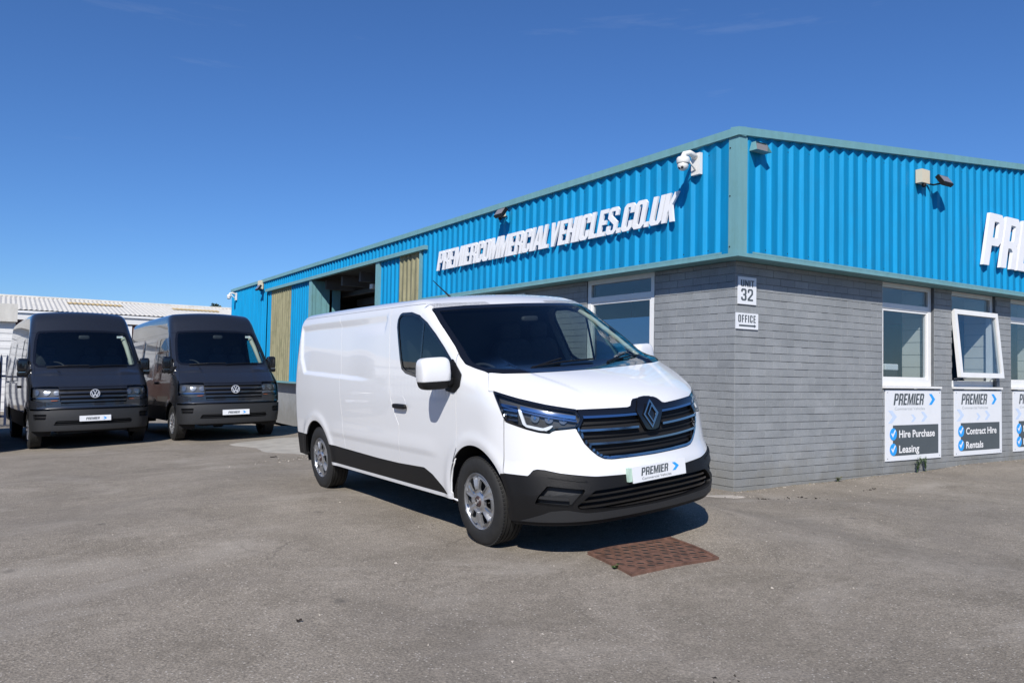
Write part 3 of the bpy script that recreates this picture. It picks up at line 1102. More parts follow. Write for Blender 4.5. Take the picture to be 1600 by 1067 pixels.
# ------------------------------------------------------------------ vehicle shells: an implicit body surface sampled on a grid, then cut into panels
def lin(x, tab):
    a = np.array(tab, float)
    return np.interp(x, a[:, 0], a[:, 1])
def pch(x, tab):
    a = np.array(tab, float)
    X, Y = a[:, 0], a[:, 1]
    h = np.diff(X)
    d = np.diff(Y) / h
    m = np.empty(len(X))
    m[0], m[-1] = d[0], d[-1]
    for i in range(1, len(X) - 1):
        m[i] = 0 if d[i - 1] * d[i] <= 0 else 2 * d[i - 1] * d[i] / (d[i - 1] + d[i])
    x = np.clip(x, X[0], X[-1])
    i = np.clip(np.searchsorted(X, x) - 1, 0, len(X) - 2)
    t = (x - X[i]) / h[i]
    t2, t3 = t * t, t * t * t
    return (2 * t3 - 3 * t2 + 1) * Y[i] + (t3 - 2 * t2 + t) * h[i] * m[i] + (-2 * t3 + 3 * t2) * Y[i + 1] + (t3 - t2) * h[i] * m[i + 1]
def smax(a, b, k):
    h = np.maximum(k - np.abs(a - b), 0) / k
    return np.maximum(a, b) + h * h * k * .25
def smin(a, b, k):
    return -smax(-a, -b, k)
def sst(a, b, x):
    t = np.clip((x - a) / (b - a), 0, 1)
    return t * t * (3 - 2 * t)

def sample_shell(Ff, xs, ys, zs, inner):
    """cast rays from an inner box to an outer box and find the body surface on each"""
    ix0, ix1, iy, iz1 = inner
    z0 = zs[0]
    X0, X1, Y1, Z1 = xs[0], xs[-1], ys[-1], zs[-1]
    idx = {}
    O = []
    Q = []
    def vid(i, j, k):
        key = (i, j, k)
        if key not in idx:
            x, y, z = xs[i], ys[j], zs[k]
            idx[key] = len(O)
            O.append((ix0 + (x - X0) / (X1 - X0) * (ix1 - ix0), y / Y1 * iy, z0 + (z - z0) / (Z1 - z0) * (iz1 - z0)))
            Q.append((x, y, z))
        return idx[key]
    nx, ny, nz = len(xs), len(ys), len(zs)
    Fq = []
    for i in range(nx - 1):
        for k in range(nz - 1):
            Fq.append((vid(i, 0, k), vid(i + 1, 0, k), vid(i + 1, 0, k + 1), vid(i, 0, k + 1)))
            Fq.append((vid(i, ny - 1, k), vid(i, ny - 1, k + 1), vid(i + 1, ny - 1, k + 1), vid(i + 1, ny - 1, k)))
        for j in range(ny - 1):
            Fq.append((vid(i, j, nz - 1), vid(i + 1, j, nz - 1), vid(i + 1, j + 1, nz - 1), vid(i, j + 1, nz - 1)))
    for j in range(ny - 1):
        for k in range(nz - 1):
            Fq.append((vid(nx - 1, j, k), vid(nx - 1, j + 1, k), vid(nx - 1, j + 1, k + 1), vid(nx - 1, j, k + 1)))
            Fq.append((vid(0, j, k), vid(0, j, k + 1), vid(0, j + 1, k + 1), vid(0, j + 1, k)))
    O = np.array(O)
    Q = np.array(Q)
    D = Q - O
    a = np.zeros(len(O))
    b = np.ones(len(O)) * 1.0
    for _ in range(26):
        m = (a + b) / 2
        P = O + D * m[:, None]
        f = Ff(P[:, 0], P[:, 1], P[:, 2])
        neg = f < 0
        a = np.where(neg, m, a)
        b = np.where(neg, b, m)
    P = O + D * ((a + b) / 2)[:, None]
    Fq = np.array(Fq)
    T = np.concatenate([Fq[:, [0, 1, 2]], Fq[:, [0, 2, 3]]])
    return P, T

def vnormals(V, T):
    n = np.cross(V[T[:, 1]] - V[T[:, 0]], V[T[:, 2]] - V[T[:, 0]])
    N = np.zeros_like(V)
    for k in range(3):
        np.add.at(N, T[:, k], n)
    return N / np.maximum(np.linalg.norm(N, axis=1, keepdims=True), 1e-12)

def gnormals(Ff, V):
    e = 1.5e-3
    g = np.stack([Ff(V[:, 0] + e, V[:, 1], V[:, 2]) - Ff(V[:, 0] - e, V[:, 1], V[:, 2]),
                  Ff(V[:, 0], V[:, 1] + e, V[:, 2]) - Ff(V[:, 0], V[:, 1] - e, V[:, 2]),
                  Ff(V[:, 0], V[:, 1], V[:, 2] + e) - Ff(V[:, 0], V[:, 1], V[:, 2] - e)], 1)
    return g / np.maximum(np.linalg.norm(g, axis=1, keepdims=True), 1e-12)

def clip_tri(V, N, T, s):
    """keep the part of the mesh with s <= 0"""
    s = np.where(np.abs(s) < 1e-7, 1e-7, s)
    ins = s <= 0
    c = ins[T].sum(1)
    full = T[c == 3]
    newV, newN = [V], [N]
    out = [full]
    n0 = len(V)
    cutE = {}
    ev = []
    def edge(i, j):
        key = (i, j) if i < j else (j, i)
        if key not in cutE:
            cutE[key] = n0 + len(ev)
            ev.append(key)
        return cutE[key]
    ex = []
    for t in T[(c == 1) | (c == 2)]:
        k = ins[t]
        if k.sum() == 1:
            i = int(np.argmax(k))
            a, b, d = int(t[i]), int(t[(i + 1) % 3]), int(t[(i + 2) % 3])
            ex.append((a, edge(a, b), edge(a, d)))
        else:
            i = int(np.argmin(k))
            a, b, d = int(t[i]), int(t[(i + 1) % 3]), int(t[(i + 2) % 3])
            e1, e2 = edge(a, b), edge(a, d)
            ex.append((e1, b, d))
            ex.append((e1, d, e2))
    if ev:
        E = np.array(ev)
        t = (s[E[:, 0]] / (s[E[:, 0]] - s[E[:, 1]]))[:, None]
        newV.append(V[E[:, 0]] * (1 - t) + V[E[:, 1]] * t)
        nn = N[E[:, 0]] * (1 - t) + N[E[:, 1]] * t
        newN.append(nn / np.maximum(np.linalg.norm(nn, axis=1, keepdims=True), 1e-12))
    if ex:
        out.append(np.array(ex))
    V2, N2, T2 = np.concatenate(newV), np.concatenate(newN), np.concatenate(out)
    if len(T2) == 0:
        return None
    u, inv = np.unique(T2, return_inverse=True)
    return V2[u], N2[u], inv.reshape(T2.shape)

def panel(name, sh, s, m, parent, off=0.0, skirt=.014, label=None):
    V, N, T = sh
    fs = s if isinstance(s, list) else [s]
    A = np.stack(fs, 1)
    for q in range(len(fs)):
        r = clip_tri(np.concatenate([V, A], 1), N, T, A[:, q])
        if r is None:
            return None
        VA, N, T = r
        V, A = VA[:, :3], VA[:, 3:]
    V = V + N * off
    nv = len(V)
    Vl, Fl = V, [tuple(t) for t in T]
    loopN = N[T].reshape(-1, 3)
    if skirt:
        e = np.concatenate([T[:, [0, 1]], T[:, [1, 2]], T[:, [2, 0]]])
        key = np.sort(e, 1)
        _, i1, cnt = np.unique(key, axis=0, return_index=True, return_counts=True)
        be = e[i1[cnt == 1]]
        Vl = np.concatenate([V, V - N * skirt])
        q = np.stack([be[:, 1], be[:, 0], be[:, 0] + nv, be[:, 1] + nv], 1)
        fn = np.cross(Vl[q[:, 1]] - Vl[q[:, 0]], Vl[q[:, 2]] - Vl[q[:, 0]])
        fn = fn / np.maximum(np.linalg.norm(fn, axis=1, keepdims=True), 1e-12)
        Fl += [tuple(x) for x in q]
        loopN = np.concatenate([loopN, np.repeat(fn, 4, axis=0)])
    o = mesh_obj(name, Vl, Fl, m, parent, normals=loopN)
    if label:
        o['label'] = label
    return o

def sd_poly(u, v, pts):
    """signed distance (negative inside) to a closed polygon"""
    pts = np.array(pts, float)
    n = len(pts)
    d = np.full(u.shape, 1e9)
    ins = np.zeros(u.shape, bool)
    for i in range(n):
        a, b = pts[i], pts[(i + 1) % n]
        e = b - a
        wx, wy = u - a[0], v - a[1]
        t = np.clip((wx * e[0] + wy * e[1]) / max(e @ e, 1e-12), 0, 1)
        d = np.minimum(d, np.hypot(wx - e[0] * t, wy - e[1] * t))
        cond = ((a[1] <= v) & (b[1] > v)) | ((b[1] <= v) & (a[1] > v))
        xi = a[0] + (v - a[1]) / (e[1] if abs(e[1]) > 1e-12 else 1e-12) * e[0]
        ins ^= cond & (u < xi)
    return np.where(ins, -d, d)
def sd_line(u, v, pts):
    """unsigned distance to an open polyline"""
    pts = np.array(pts, float)
    d = np.full(u.shape, 1e9)
    for i in range(len(pts) - 1):
        a, b = pts[i], pts[i + 1]
        e = b - a
        wx, wy = u - a[0], v - a[1]
        t = np.clip((wx * e[0] + wy * e[1]) / max(e @ e, 1e-12), 0, 1)
        d = np.minimum(d, np.hypot(wx - e[0] * t, wy - e[1] * t))
    return d
AND = lambda *a: np.maximum.reduce(a)
OR = lambda *a: np.minimum.reduce(a)
def LST(*a):
    out = []
    for q in a:
        out += q if isinstance(q, list) else [q]
    return out
def BAND(v, hw):
    """|v| <= hw as two linear fields"""
    return [v - hw, -v - hw]

# ------------------------------------------------------------------ wheels
def make_wheel(parent, loc, side, rad=.335, width=.205, rimr=.213, holes=6, cap=None, detail=True):
    """side=-1: outer face towards -y"""
    t = empty('wheel')
    t.parent = parent
    t.location = loc
    W = width / 2
    s = side
    prof = [(rimr - .004, W - .012), (rimr + .004, W - .002), (rimr + .03, W + .004), (rad - .06, W + .006), (rad - .03, W + .001), (rad - .012, W - .012), (rad - .003, W - .026)]
    tread = [(rad, W - .034)]
    for g in (-.055, -.02, .02, .055):
        tread += [(rad, -g + .0045), (rad - .008, -g + .004), (rad - .008, -g - .004), (rad, -g - .0045)]
    tread = sorted(tread[:1], key=lambda q: -q[1]) + sorted(tread[1:], key=lambda q: -q[1])
    full = prof + tread + [(rad, -W + .034)] + [(r, -h) for r, h in prof[::-1]]
    mb = MB()
    mb.lathe([(r, h * s) for r, h in full], 'y', 64)
    if s > 0:
        mb.F = [f[::-1] for f in mb.F]
    autosmooth(mb.obj('tyre', MT['rubber'], t), 40)
    tm = MB()
    nb = 72
    for k in range(nb):       # shoulder blocks
        a = 2 * math.pi * k / nb
        for hh in (W - .022, -W + .022):
            mx = Matrix.Rotation(a, 4, 'Y') @ Matrix.Translation((0, hh * s, rad - .006))
            tm.box((-.009, -.010, -.004), (.009, .010, .0055), mx)
    o = tm.obj('tread_blocks', MT['rubber'], t)
    o['kind'] = 'stuff'
    # rim: barrel + lip
    mb = MB()
    mb.lathe([(rimr - .006, (W - .010) * s), (rimr, (W - .004) * s), (rimr + .006, (W - .010) * s), (rimr + .004, (W - .03) * s), (rimr - .012, (W - .03) * s), (rimr - .012, (W - .02) * s), (rimr - .006, (W - .010) * s)], 'y', 64)
    mb.lathe([(rimr - .012, (W - .025) * s), (rimr - .03, (W - .12) * s), (0.06, (W - .14) * s)], 'y', 48)
    autosmooth(mb.obj('rim', MT['silver'], t), 40)
    mb = MB()
    mb.lathe([(rimr - .02, (W - .085) * s), (.03, (W - .09) * s)], 'y', 40)
    mb.obj('brake_disc', MT['matblack'], t)
    # face with holes
    rr = np.linspace(.02, rimr - .003, 22)
    na = 144
    aa = np.linspace(0, 2 * np.pi, na, endpoint=False)
    Rg, Ag = np.meshgrid(rr, aa, indexing='ij')
    dish = lin(Rg, [(0, .006), (.05, .004), (.07, -.012), (.12, -.006), (.17, -.010), (.2, -.016), (.22, -.014)])
    hr = holes
    ph = (Ag + np.pi / hr) % (2 * np.pi / hr) - np.pi / hr
    dish = dish + .006 * (1 - sst(.0, .5, np.abs(np.abs(ph) - np.pi / hr) * hr / np.pi * 2)) * sst(.06, .09, Rg)
    V = np.stack([Rg * np.cos(Ag), (W - .006 + dish) * s, Rg * np.sin(Ag)], -1).reshape(-1, 3)
    T_ = []
    for i in range(len(rr) - 1):
        for k in range(na):
            a, b, c, d = i * na + k, i * na + (k + 1) % na, (i + 1) * na + (k + 1) % na, (i + 1) * na + k
            T_ += [(a, b, c), (a, c, d)]
    T_ = np.array(T_)
    if s > 0:
        T_ = T_[:, ::-1]
    N = vnormals(V, T_)
    r_ = Rg.ravel()
    p_ = ph.ravel()
    hw = lin(r_, [(.08, .016), (.105, .026), (.17, .044), (.19, .03)])
    hs = AND(np.abs(p_) * r_ - hw, np.abs(r_ - .134) - .043)
    o = panel('wheel_trim', (V, N, T_), -hs, MT['silver'], t, skirt=.02)
    mb = MB()
    mb.lathe([(0, (W + .008) * s), (.036, (W + .007) * s), (.044, (W - .004) * s)], 'y', 24)
    if s > 0:
        mb.F = [f[::-1] for f in mb.F]
    mb.obj('centre_cap', MT['redcap'] if cap is None else cap, t)
    return t

# ------------------------------------------------------------------ number-plate boards
def show_plate(parent, mx, w_, h_, strap=True, edge=None):
    """mx: u right, v up, w outward; origin bottom-left"""
    p = MB()
    p.box((0, 0, 0), (w_, h_, .008), mx)
    o = p.obj('show_plate', MT['board'], parent)
    # print
    u0 = w_ * .15 if strap else w_ * .20
    lettering('PREMIER', mx @ Matrix.Translation((u0, h_ * (.38 if strap else .27), .0095)), h_ * (.50 if strap else .46), w_ * (.50 if strap else .42), .001, MT['printgrey'], o, slant=.2, name='lettering', joined=True, gap=.6)
    a = MB()
    ax, ay, aw, ah = w_ * .74, h_ * (.36 if strap else .25), w_ * .13, h_ * .5
    V, F = prism([(0, 0), (aw * .45, 0), (aw, ah * .5), (aw * .45, ah), (0, ah), (aw * .5, ah * .5)], [], .001, mx @ Matrix.Translation((ax, ay, .0095)))
    mesh_obj('arrow', V, F, MT['printblue'], o)
    if strap:
        text_mesh('strapline', 'Commercial Vehicles', mx @ Matrix.Translation((w_ * .16, h_ * .12, .0095)), h_ * .16, w_ * .55, 0, MT['printgrey'], o)
    return o

# ------------------------------------------------------------------ the white panel van
def F_white(x, y, z):
    ay = np.abs(y)
    ys = pch(z, [(0.1, .90), (.25, .945), (.45, .965), (.75, .978), (1.0, .974), (1.25, .955), (1.5, .92), (1.75, .875), (2.0, .82)])
    ys = ys - .15 * np.clip((x - .15) / .8, 0, 2) ** 2 - .02 * np.clip((-3.3 - x) / .9, 0, 1) ** 2
    # wheel-arch lips swell a little
    ra = np.hypot(x - .02, z - .36)
    rb = np.hypot(x + 3.30, z - .36)
    ys = ys + .010 * np.exp(-((ra - .44) / .05) ** 2) + .010 * np.exp(-((rb - .43) / .05) ** 2)
    # swage lines: step low on the doors, shoulder below the window line
    ys = ys + .007 * sst(.60, .66, z) * (1 - sst(.66, .80, z)) * sst(-3.0, -2.7, x) * (1 - sst(-.75, -.45, x))
    side = ay - ys
    xf = pch(z, [(.05, .82), (.15, .895), (.3, .935), (.45, .95), (.57, .945), (.66, .925), (.75, .915), (.88, .905), (.98, .89), (1.04, .865), (1.09, .82), (1.17, .70), (1.27, .50)])
    cv = lin(z, [(.45, .10), (.68, .17), (.9, .19), (1.1, .23)])
    face = (x - xf + cv * (ay / .75) ** 2) * .95
    hood = z - pch(x, [(-.5, 1.43), (0, 1.345), (.27, 1.285), (.6, 1.19), (.92, 1.065), (1.3, .85)]) + .02 * (ay / .7) ** 2 * sst(-.1, .8, x)
    # bonnet creases: two raised lines each side running forward
    cr = .42 + .22 * (1 - sst(.1, .85, x))
    hood = hood - .018 * sst(-.03, .03, ay - cr) * (1 - sst(.05, .30, ay - cr)) * (1 - sst(.6, .8, x))
    ws = ((x - .25 + .16 * (ay / .85) ** 2) + 1.6 * (z - 1.27)) / 1.887
    up = smin(hood * .95, ws, .04)
    roof = z - (1.955 - .012 * ((x + 2.4) / 1.6) ** 2 - .035 * (ay / .85) ** 2)
    top = smax(up, roof, .14)
    f = smax(top, face, .10)
    ksf = lin(z, [(.3, .38), (.9, .36), (1.2, .22), (1.5, .10)])
    f = smax(f, side, np.where(x > -.9, ksf, .13) * sst(-1.5, -.8, x) + .13 * (1 - sst(-1.5, -.8, x)))
    rear = (-4.09 + .05 * sst(.9, 2.0, z) - x) + .03 * (ay / .9) ** 2
    f = smax(f, rear, .14)
    return f

def shell_grid(x0, x1, yh, z0, z1, xd, fx, dy, dz):
    xs = np.concatenate([np.arange(x0, fx, xd), np.arange(fx, x1 + .001, .024)])
    ys = np.linspace(-yh, yh, int(2 * yh / dy) // 2 * 2 + 1)
    zs = np.linspace(z0, z1, int((z1 - z0) / dz) + 1)
    return xs, ys, zs

def add_wheelwell(parent, cx, r, y0, y1):
    mb = MB()
    n = 20
    V = []
    F = []
    for k in range(n + 1):
        a = math.pi * k / n * 1.15 - .24
        V += [(cx + r * math.cos(a), y0, .36 + r * math.sin(a)), (cx + r * math.cos(a), y1, .36 + r * math.sin(a))]
    for k in range(n):
        F.append((2 * k, 2 * k + 2, 2 * k + 3, 2 * k + 1))
    mb.add(V, F)
    V = [(cx + r * math.cos(math.pi * k / n * 1.15 - .24), y0, .36 + r * math.sin(math.pi * k / n * 1.15 - .24)) for k in range(n + 1)]
    mb.add(V, [tuple(range(n + 1))])
    mb.obj('wheel_housing', MT['matblack'], parent)

def build_white_van():
    f = Vector((0, 0, 0))
    yaw, pt, ro = -1.5525956, .0009527967, .0857740434
    fwd = Vector((math.cos(yaw) * math.cos(pt), math.sin(yaw) * math.cos(pt), math.sin(pt)))
    l = Vector((-math.sin(yaw), math.cos(yaw), 0))
    u = fwd.cross(l)
    l2 = l * math.cos(ro) + u * math.sin(ro)
    u2 = u * math.cos(ro) - l * math.sin(ro)
    mw = Matrix((fwd, l2, u2)).transposed().to_4x4()
    mw.translation = Vector((-3.75808, -1.66420, .165))
    van = empty('panel_van', mw=mw)
    tag(van, 'white panel van with black lower trim, black bumper and chrome barred grille', 'van')
    xs, ys, zs = shell_grid(-4.6, 1.5, 1.25, .2, 2.3, .03, -1.6, .036, .021)
    V, T = sample_shell(F_white, xs, ys, zs, (-3.6, .05, .45, .95))
    N = gnormals(F_white, V)
    # pressed recess in the load-bay sides
    x, y, z = V.T
    ay = np.abs(y)
    rec = sd_poly(x, z, [(-3.90, 1.78), (-1.58, 1.795), (-1.58, 1.20), (-3.66, 1.262), (-3.80, 1.42)])
    fade = 1 - sst(-2.45, -1.70, x) * (1 - sst(1.62, 1.76, z))
    disp = .019 * sst(.008, -.016, rec) * fade * (ay > .8)
    lowr = sd_line(x, z, [(-3.92, 1.16), (-2.9, 1.12)])
    V = V - N * disp[:, None]
    N = np.where((disp > 1e-5)[:, None] | (np.abs(rec) < .06)[:, None] & (ay > .8)[:, None], vnormals(V, T), N)
    sh = (V, N, T)
    x, y, z = V.T
    ay = np.abs(y)
    wv = x - ay                       # wrap coordinate around the front corners
    g = .0045
    # ---- region fields
    fa = np.hypot(x - .02, z - .36) - .40
    fa = np.where(z < .36, AND(np.abs(x - .02) - .385, z - 2), fa)
    rr = np.hypot(x + 3.30, z - .36) - .385
    rr = np.where(z < .36, np.abs(x + 3.30) - .372, rr)
    arch = OR(fa, rr)
    arch = np.where(ay > .6, arch, 1)
    win = sd_poly(x, z, [(-1.34, 1.70), (-1.335, 1.775), (-1.28, 1.812), (-1.08, 1.808), (-.93, 1.775), (-.775, 1.71), (-.60, 1.607), (-.44, 1.50), (-.27, 1.365), (-.165, 1.275), (-.17, 1.20), (-.24, 1.155), (-.34, 1.165), (-.92, 1.258), (-1.09, 1.283), (-1.17, 1.32), (-1.215, 1.40)])
    win = np.where(ay > .75, win, 1)
    # windscreen outline in (y, z), front-facing part only
    wsp = [(0, 1.268), (.30, 1.270), (.60, 1.275), (.80, 1.283), (.868, 1.296), (.900, 1.36), (.897, 1.42), (.872, 1.55), (.843, 1.70), (.812, 1.825), (.55, 1.838), (0, 1.842)]
    wso = wsp + [(-a, b) for a, b in wsp[::-1][1:-1]]
    wss = sd_poly(y, z, wso)
    wsd = ((x - .25 + .16 * (ay / .85) ** 2) + 1.6 * (z - 1.27)) / 1.887
    wss = AND(wss, -wsd - .16, -.95 - x)
    roofline = 1.868
    hoodedge = [(-.02, 1.40), (.10, 1.28), (.13, 1.25), (.209, 1.181), (.264, 1.167)]
    lamp = sd_poly(wv, z, [(-.675, 1.168), (-.401, 1.115), (-.105, 1.065), (.187, 1.023), (.241, .96), (.198, .899), (-.034, .891), (-.07, .872), (-.177, .882), (-.305, .905), (-.512, .952), (-.543, .978), (-.602, 1.067)])
    lamp = AND(lamp, .48 - ay, -.1 - x)
    gp = [(0, 1.066), (.05, 1.062), (.118, 1.058), (.165, 1.008), (.565, 1.023), (.60, .95), (.587, .88), (.55, .79), (.512, .741), (.47, .700), (.43, .676), (.37, .667), (0, .663)]
    gr = sd_poly(y, z, gp + [(-a, b) for a, b in gp[::-1][1:-1]])
    gr = AND(gr, .45 - x)
    gr = np.maximum(gr, -(lamp - .001))
    ztr = lin(wv, [(-.66, .594), (-.30, .581), (-.272, .60), (-.25, .618), (-.21, .626), (-.13, .621), (.02, .598), (.36, .56), (.656, .548), (.95, .548)])
    # hood boundary: between the cowl, the wing gap and lamps/grille
    hood_s = AND(z - 3, (lin(x, [(-.1, .80), (.05, .86), (.15, .892), (.209, .93), (.264, .95), (.6, 1.2)]) - ay) * -1)
    topz = lin(wv, [(-.675, 1.166), (-.401, 1.117), (-.105, 1.067), (.187, 1.025)])
    topz = np.where(ay < .58, lin(ay, [(0, 1.068), (.118, 1.060), (.165, 1.010), (.58, 1.024)]), topz)
    hood = AND(topz - z, .0 - (x + .05), -(wss), lin(x, [(.12, .0), (.264, .0)]) + ay - lin(x, [(-.1, .79), (.12, .868), (.209, .934), (.264, .95), (.30, 1.4)]), z - 1.45, -wsd * 0 + (z - (1.275 + .02 * ay)) - 0)
    # upper bumper cover / wing split
    frontpart = .40 - x
    gapd = lin(z, [(.48, -1.26), (.502, -1.259), (.656, -1.231), (.80, -1.224), (.834, -1.223), (.931, -1.30), (1.055, -1.377), (1.337, -1.419), (1.725, -1.489), (1.889, -1.515)])
    gapf = lin(z, [(.3, -.33), (.6, -.30), (.72, -.217), (.80, -.216), (1.138, -.211), (1.271, -.171), (1.353, -.247), (1.427, -.261), (1.466, -.251), (1.6, -.2)])
    seam = lin(z, [(.518, -2.497), (.795, -2.522), (1.043, -2.569), (1.332, -2.604), (1.776, -2.705), (1.915, -2.807)])
    trim_top = lin(x, [(-2.95, .517), (-1.73, .492), (-1.285, .491), (-.80, .505), (-.664, .463), (-.511, .382), (-.432, .335), (-.38, .30)])
    body = AND(-arch, .30 - z)          # everything painted on the sides
    sidez = AND(body, z - roofline, trim_top - z, .3 - ay)
    PW = MT['vanwhite']
    for sgn, nm in ((-1, 'right'), (1, 'left')):
        hs = -y * sgn + .02             # that side only
        panel('door', sh, LST(sidez, gapd + g - x, x - gapf + g, -win, -wss + g, hs), PW, van)
        panel('side_panel', sh, LST(sidez, seam + g * .6 - x, x - gapd + g, hs), PW, van)
        rearcut = AND(x + 3.55, z - .575)
        panel('rear_side_panel', sh, LST(sidez, x - seam + g * .6, -(rearcut), hs, -(x + 4.01)), PW, van)
        panel('wing', sh, LST(sidez, gapf + g - x, -wss + g, -(hood - g), -(lamp - g), x - .395 + g, hs), PW, van)
        panel('lower_trim', sh, LST(-arch, .333 - z, z - trim_top + g, gapd * 0 + (x + .38), -(x + 2.96), hs), MT['blackplastic'], van, off=.004)
        panel('sill', sh, LST(-arch, .30 - z, z - .330, x + .30, -(x + 2.98), hs), PW, van, off=.002)
        # side window: rubber rim then glass
        wr = panel('side_window', sh, LST(win, -(win + .024), hs), MT['glossblack'], van, off=.003)
        panel('pane', sh, LST(win + .022, hs), MT['sideglass'], wr, off=-.004, skirt=0)
        panel('divider', sh, LST(win + .02, BAND(x + .80 + .02 * z, .013), hs), MT['glossblack'], wr, off=-.001, skirt=.004)
        mp_ = AND(win - .014, -(x + lin(z, [(1.15, .36), (1.30, .40), (1.40, .30)])), z - 1.40, hs)
        panel('mirror_base', sh, mp_, MT['blackplastic'], van, off=.010, skirt=.016)
        # headlamp
        hl = panel('headlight', sh, LST(lamp, hs), MT['housing'], van, off=-.045, skirt=0)
        panel('lamp_rim', sh, LST(lamp + .001, -(lamp + .012), hs), MT['glossblack'], hl, off=-.001, skirt=.045)
        panel('lens', sh, LST(lamp + .006, hs), MT['lens'], hl, off=.001, skirt=0)
        tz = lin(wv, [(-.675, 1.166), (-.401, 1.117), (-.105, 1.067), (.187, 1.025)])
        panel('light_strip', sh, LST(wv - .19, -.37 - wv, z - tz + .040, tz - .066 - z, lamp + .01, hs), MT['chrome'], hl, off=-.018, skirt=.012)
        cc = [(-.395, 1.045), (-.362, 1.042), (-.312, .935), (-.14, .908), (-.03, .928), (-.050, .908), (-.095, .888), (-.17, .893), (-.31, .918), (-.345, .935)]
        panel('daytime_light', sh, LST(sd_poly(wv, z, cc), lamp + .008, hs), MT['drl'], hl, off=-.012, skirt=.014)
        for kk in range(4):
            zz = 1.075 - .034 * kk
            panel('slat', sh, LST(BAND(z - (zz - .10 * (wv + .52)), .0055), wv + .405, -.60 - wv, lamp + .014, hs), MT['satin'], hl, off=-.02, skirt=.012)
        panel('brow', sh, LST(BAND(z - tz + .078, .006), wv - .2, -.62 - wv, lamp + .01, hs), MT['satin'], hl, off=-.015, skirt=.01)
        for wc in (-.22, -.075, .07):
            q = np.hypot((wv - wc) * .75, z - lin(wc, [(-.25, .982), (.1, .962)])) - .034
            panel('reflector', sh, LST(q, hs), MT['reflector'], hl, off=-.03, skirt=.02)
            panel('bulb', sh, LST(q + .022, hs), MT['satin'], hl, off=-.022, skirt=.01)
    # roof, bonnet
    panel('roof', sh, LST(OR(roofline + g - z, AND(1.78 - z, ay - .79, x + .6)), -(wss - .002), -(x + 4.03)), PW, van)
    panel('bonnet', sh, LST(hood, -wss + .001, -(lamp - .003)), PW, van)
    panel('rear_doors', sh, LST(x + 4.012, .58 - z), PW, van)
    # windscreen with black surround
    wsg = panel('windscreen', sh, wss + .030, MT['windscreen'], van, off=-.001, skirt=0)
    panel('windscreen_seal', sh, LST(wss, -(wss + .032)), MT['glossblack'], van, off=.0015)
    bt = AND(wss + .03, z - (1.335 + .02 * ay), 0 * z - 1)
    panel('frit_band', sh, LST(wss + .03, z - 1.335), MT['glossblack'], wsg, off=-.006, skirt=0)
    # cowl under the glass edge
    # front bumper cover (white)
    bc = AND(.395 + g - x, -(lamp - g), -(gr - g), ztr + g - z, z - topz + g, -(arch - .002), -wss)
    bc = AND(bc, z - 1.12, -(hood - g))
    panel('bumper_cover', sh, bc, PW, van)
    lowb = AND(z - ztr, .262 - z, .325 - x, -(arch - .002))
    lg = [(0, .478), (.545, .472), (.575, .450), (.665, .375), (.64, .345), (.3, .322), (0, .318)]
    lgr = AND(sd_poly(y, z, lg + [(-a, b) for a, b in lg[::-1][1:-1]]), .5 - x)
    vent = AND(sd_poly(wv, z, [(-.105, .520), (.262, .484), (.235, .455), (.115, .368), (-.245, .394), (-.20, .45)]), .56 - ay)
    panel('front_bumper', sh, LST(lowb, -lgr, -vent), MT['blackplastic'], van, off=.003, skirt=.04)
    lgo = panel('lower_grille', sh, lgr, MT['matblack'], van, off=-.055, skirt=0)
    for zz in (.445, .405, .365, .335):
        panel('grille_bar', sh, LST(lgr + .006, BAND(z - zz + .012 * ay, .0075)), MT['glossblack'], lgo, off=-.018, skirt=.03)
    for sgn in (-1, 1):
        hs = -y * sgn
        vo = panel('bumper_vent', sh, LST(vent, hs), MT['greyplastic'], van, off=-.045, skirt=0)
        panel('vent_bar', sh, LST(vent + .004, BAND(z - .425 + .06 * wv, .010), hs, wv - .10), MT['greyplastic'], vo, off=-.016, skirt=.02)
    panel('bumper_lip', sh, LST(z - .262, .235 - z, .44 - x, -(arch - .002)), MT['blackplastic'], van, off=-.012, skirt=.03)
    panel('skid_strip', sh, LST(z - lin(ay, [(0, .312), (.60, .322), (.72, .352), (.80, .345), (.87, .300), (.93, .255)]), .268 - z, .42 - x), MT['greyplastic'], van, off=.007, skirt=.010)
    for sgn in (-1, 1):
        panel('bumper_blade', sh, LST(sd_poly(wv, z, [(-.12, .60), (.30, .545), (.27, .53), (-.10, .575)]), .5 - ay, -y * sgn), MT['blackplastic'], van, off=.009, skirt=.009)
    panel('rear_bumper', sh, LST(z - .57, .33 - z, x + 3.555, -(arch - .004)), MT['blackplastic'], van, off=.003, skirt=.03)
    # grille
    go = panel('grille', sh, gr, MT['matblack'], van, off=-.035, skirt=0)
    panel('grille_rim', sh, LST(gr, -(gr + .016)), MT['glossblack'], go, off=-.002, skirt=.03)
    panel('grille_top', sh, LST(gr + .002, 1.0 - z - .028 + .0 * ay), MT['glossblack'], go, off=.0, skirt=.02)
    low = AND(gr + .001, -(gr + .020), z - lin(ay, [(0, .70), (.4, .70), (.5, .90), (.6, .90)]))
    panel('grille_surround', sh, low, MT['satin'], go, off=.004, skirt=.025)
    for zz, hw in ((.957, .0085), (.866, .008), (.772, .0075)):
        barz = zz + .012 * (ay / .55) ** 2
        for sgn in (-1, 1):
            lim = .118 if zz > .8 else -.001
            panel('chrome_bar', sh, LST(gr + .018, BAND(z - barz, hw), lim - ay, -y * sgn), MT['satin'], go, off=.001, skirt=.02)
    for zz in (.912, .82, .735, .70):
        panel('grille_bar', sh, LST(gr + .018, BAND(z - zz - .01 * (ay / .55) ** 2, .0045)), MT['blackplastic'], go, off=-.020, skirt=.02)
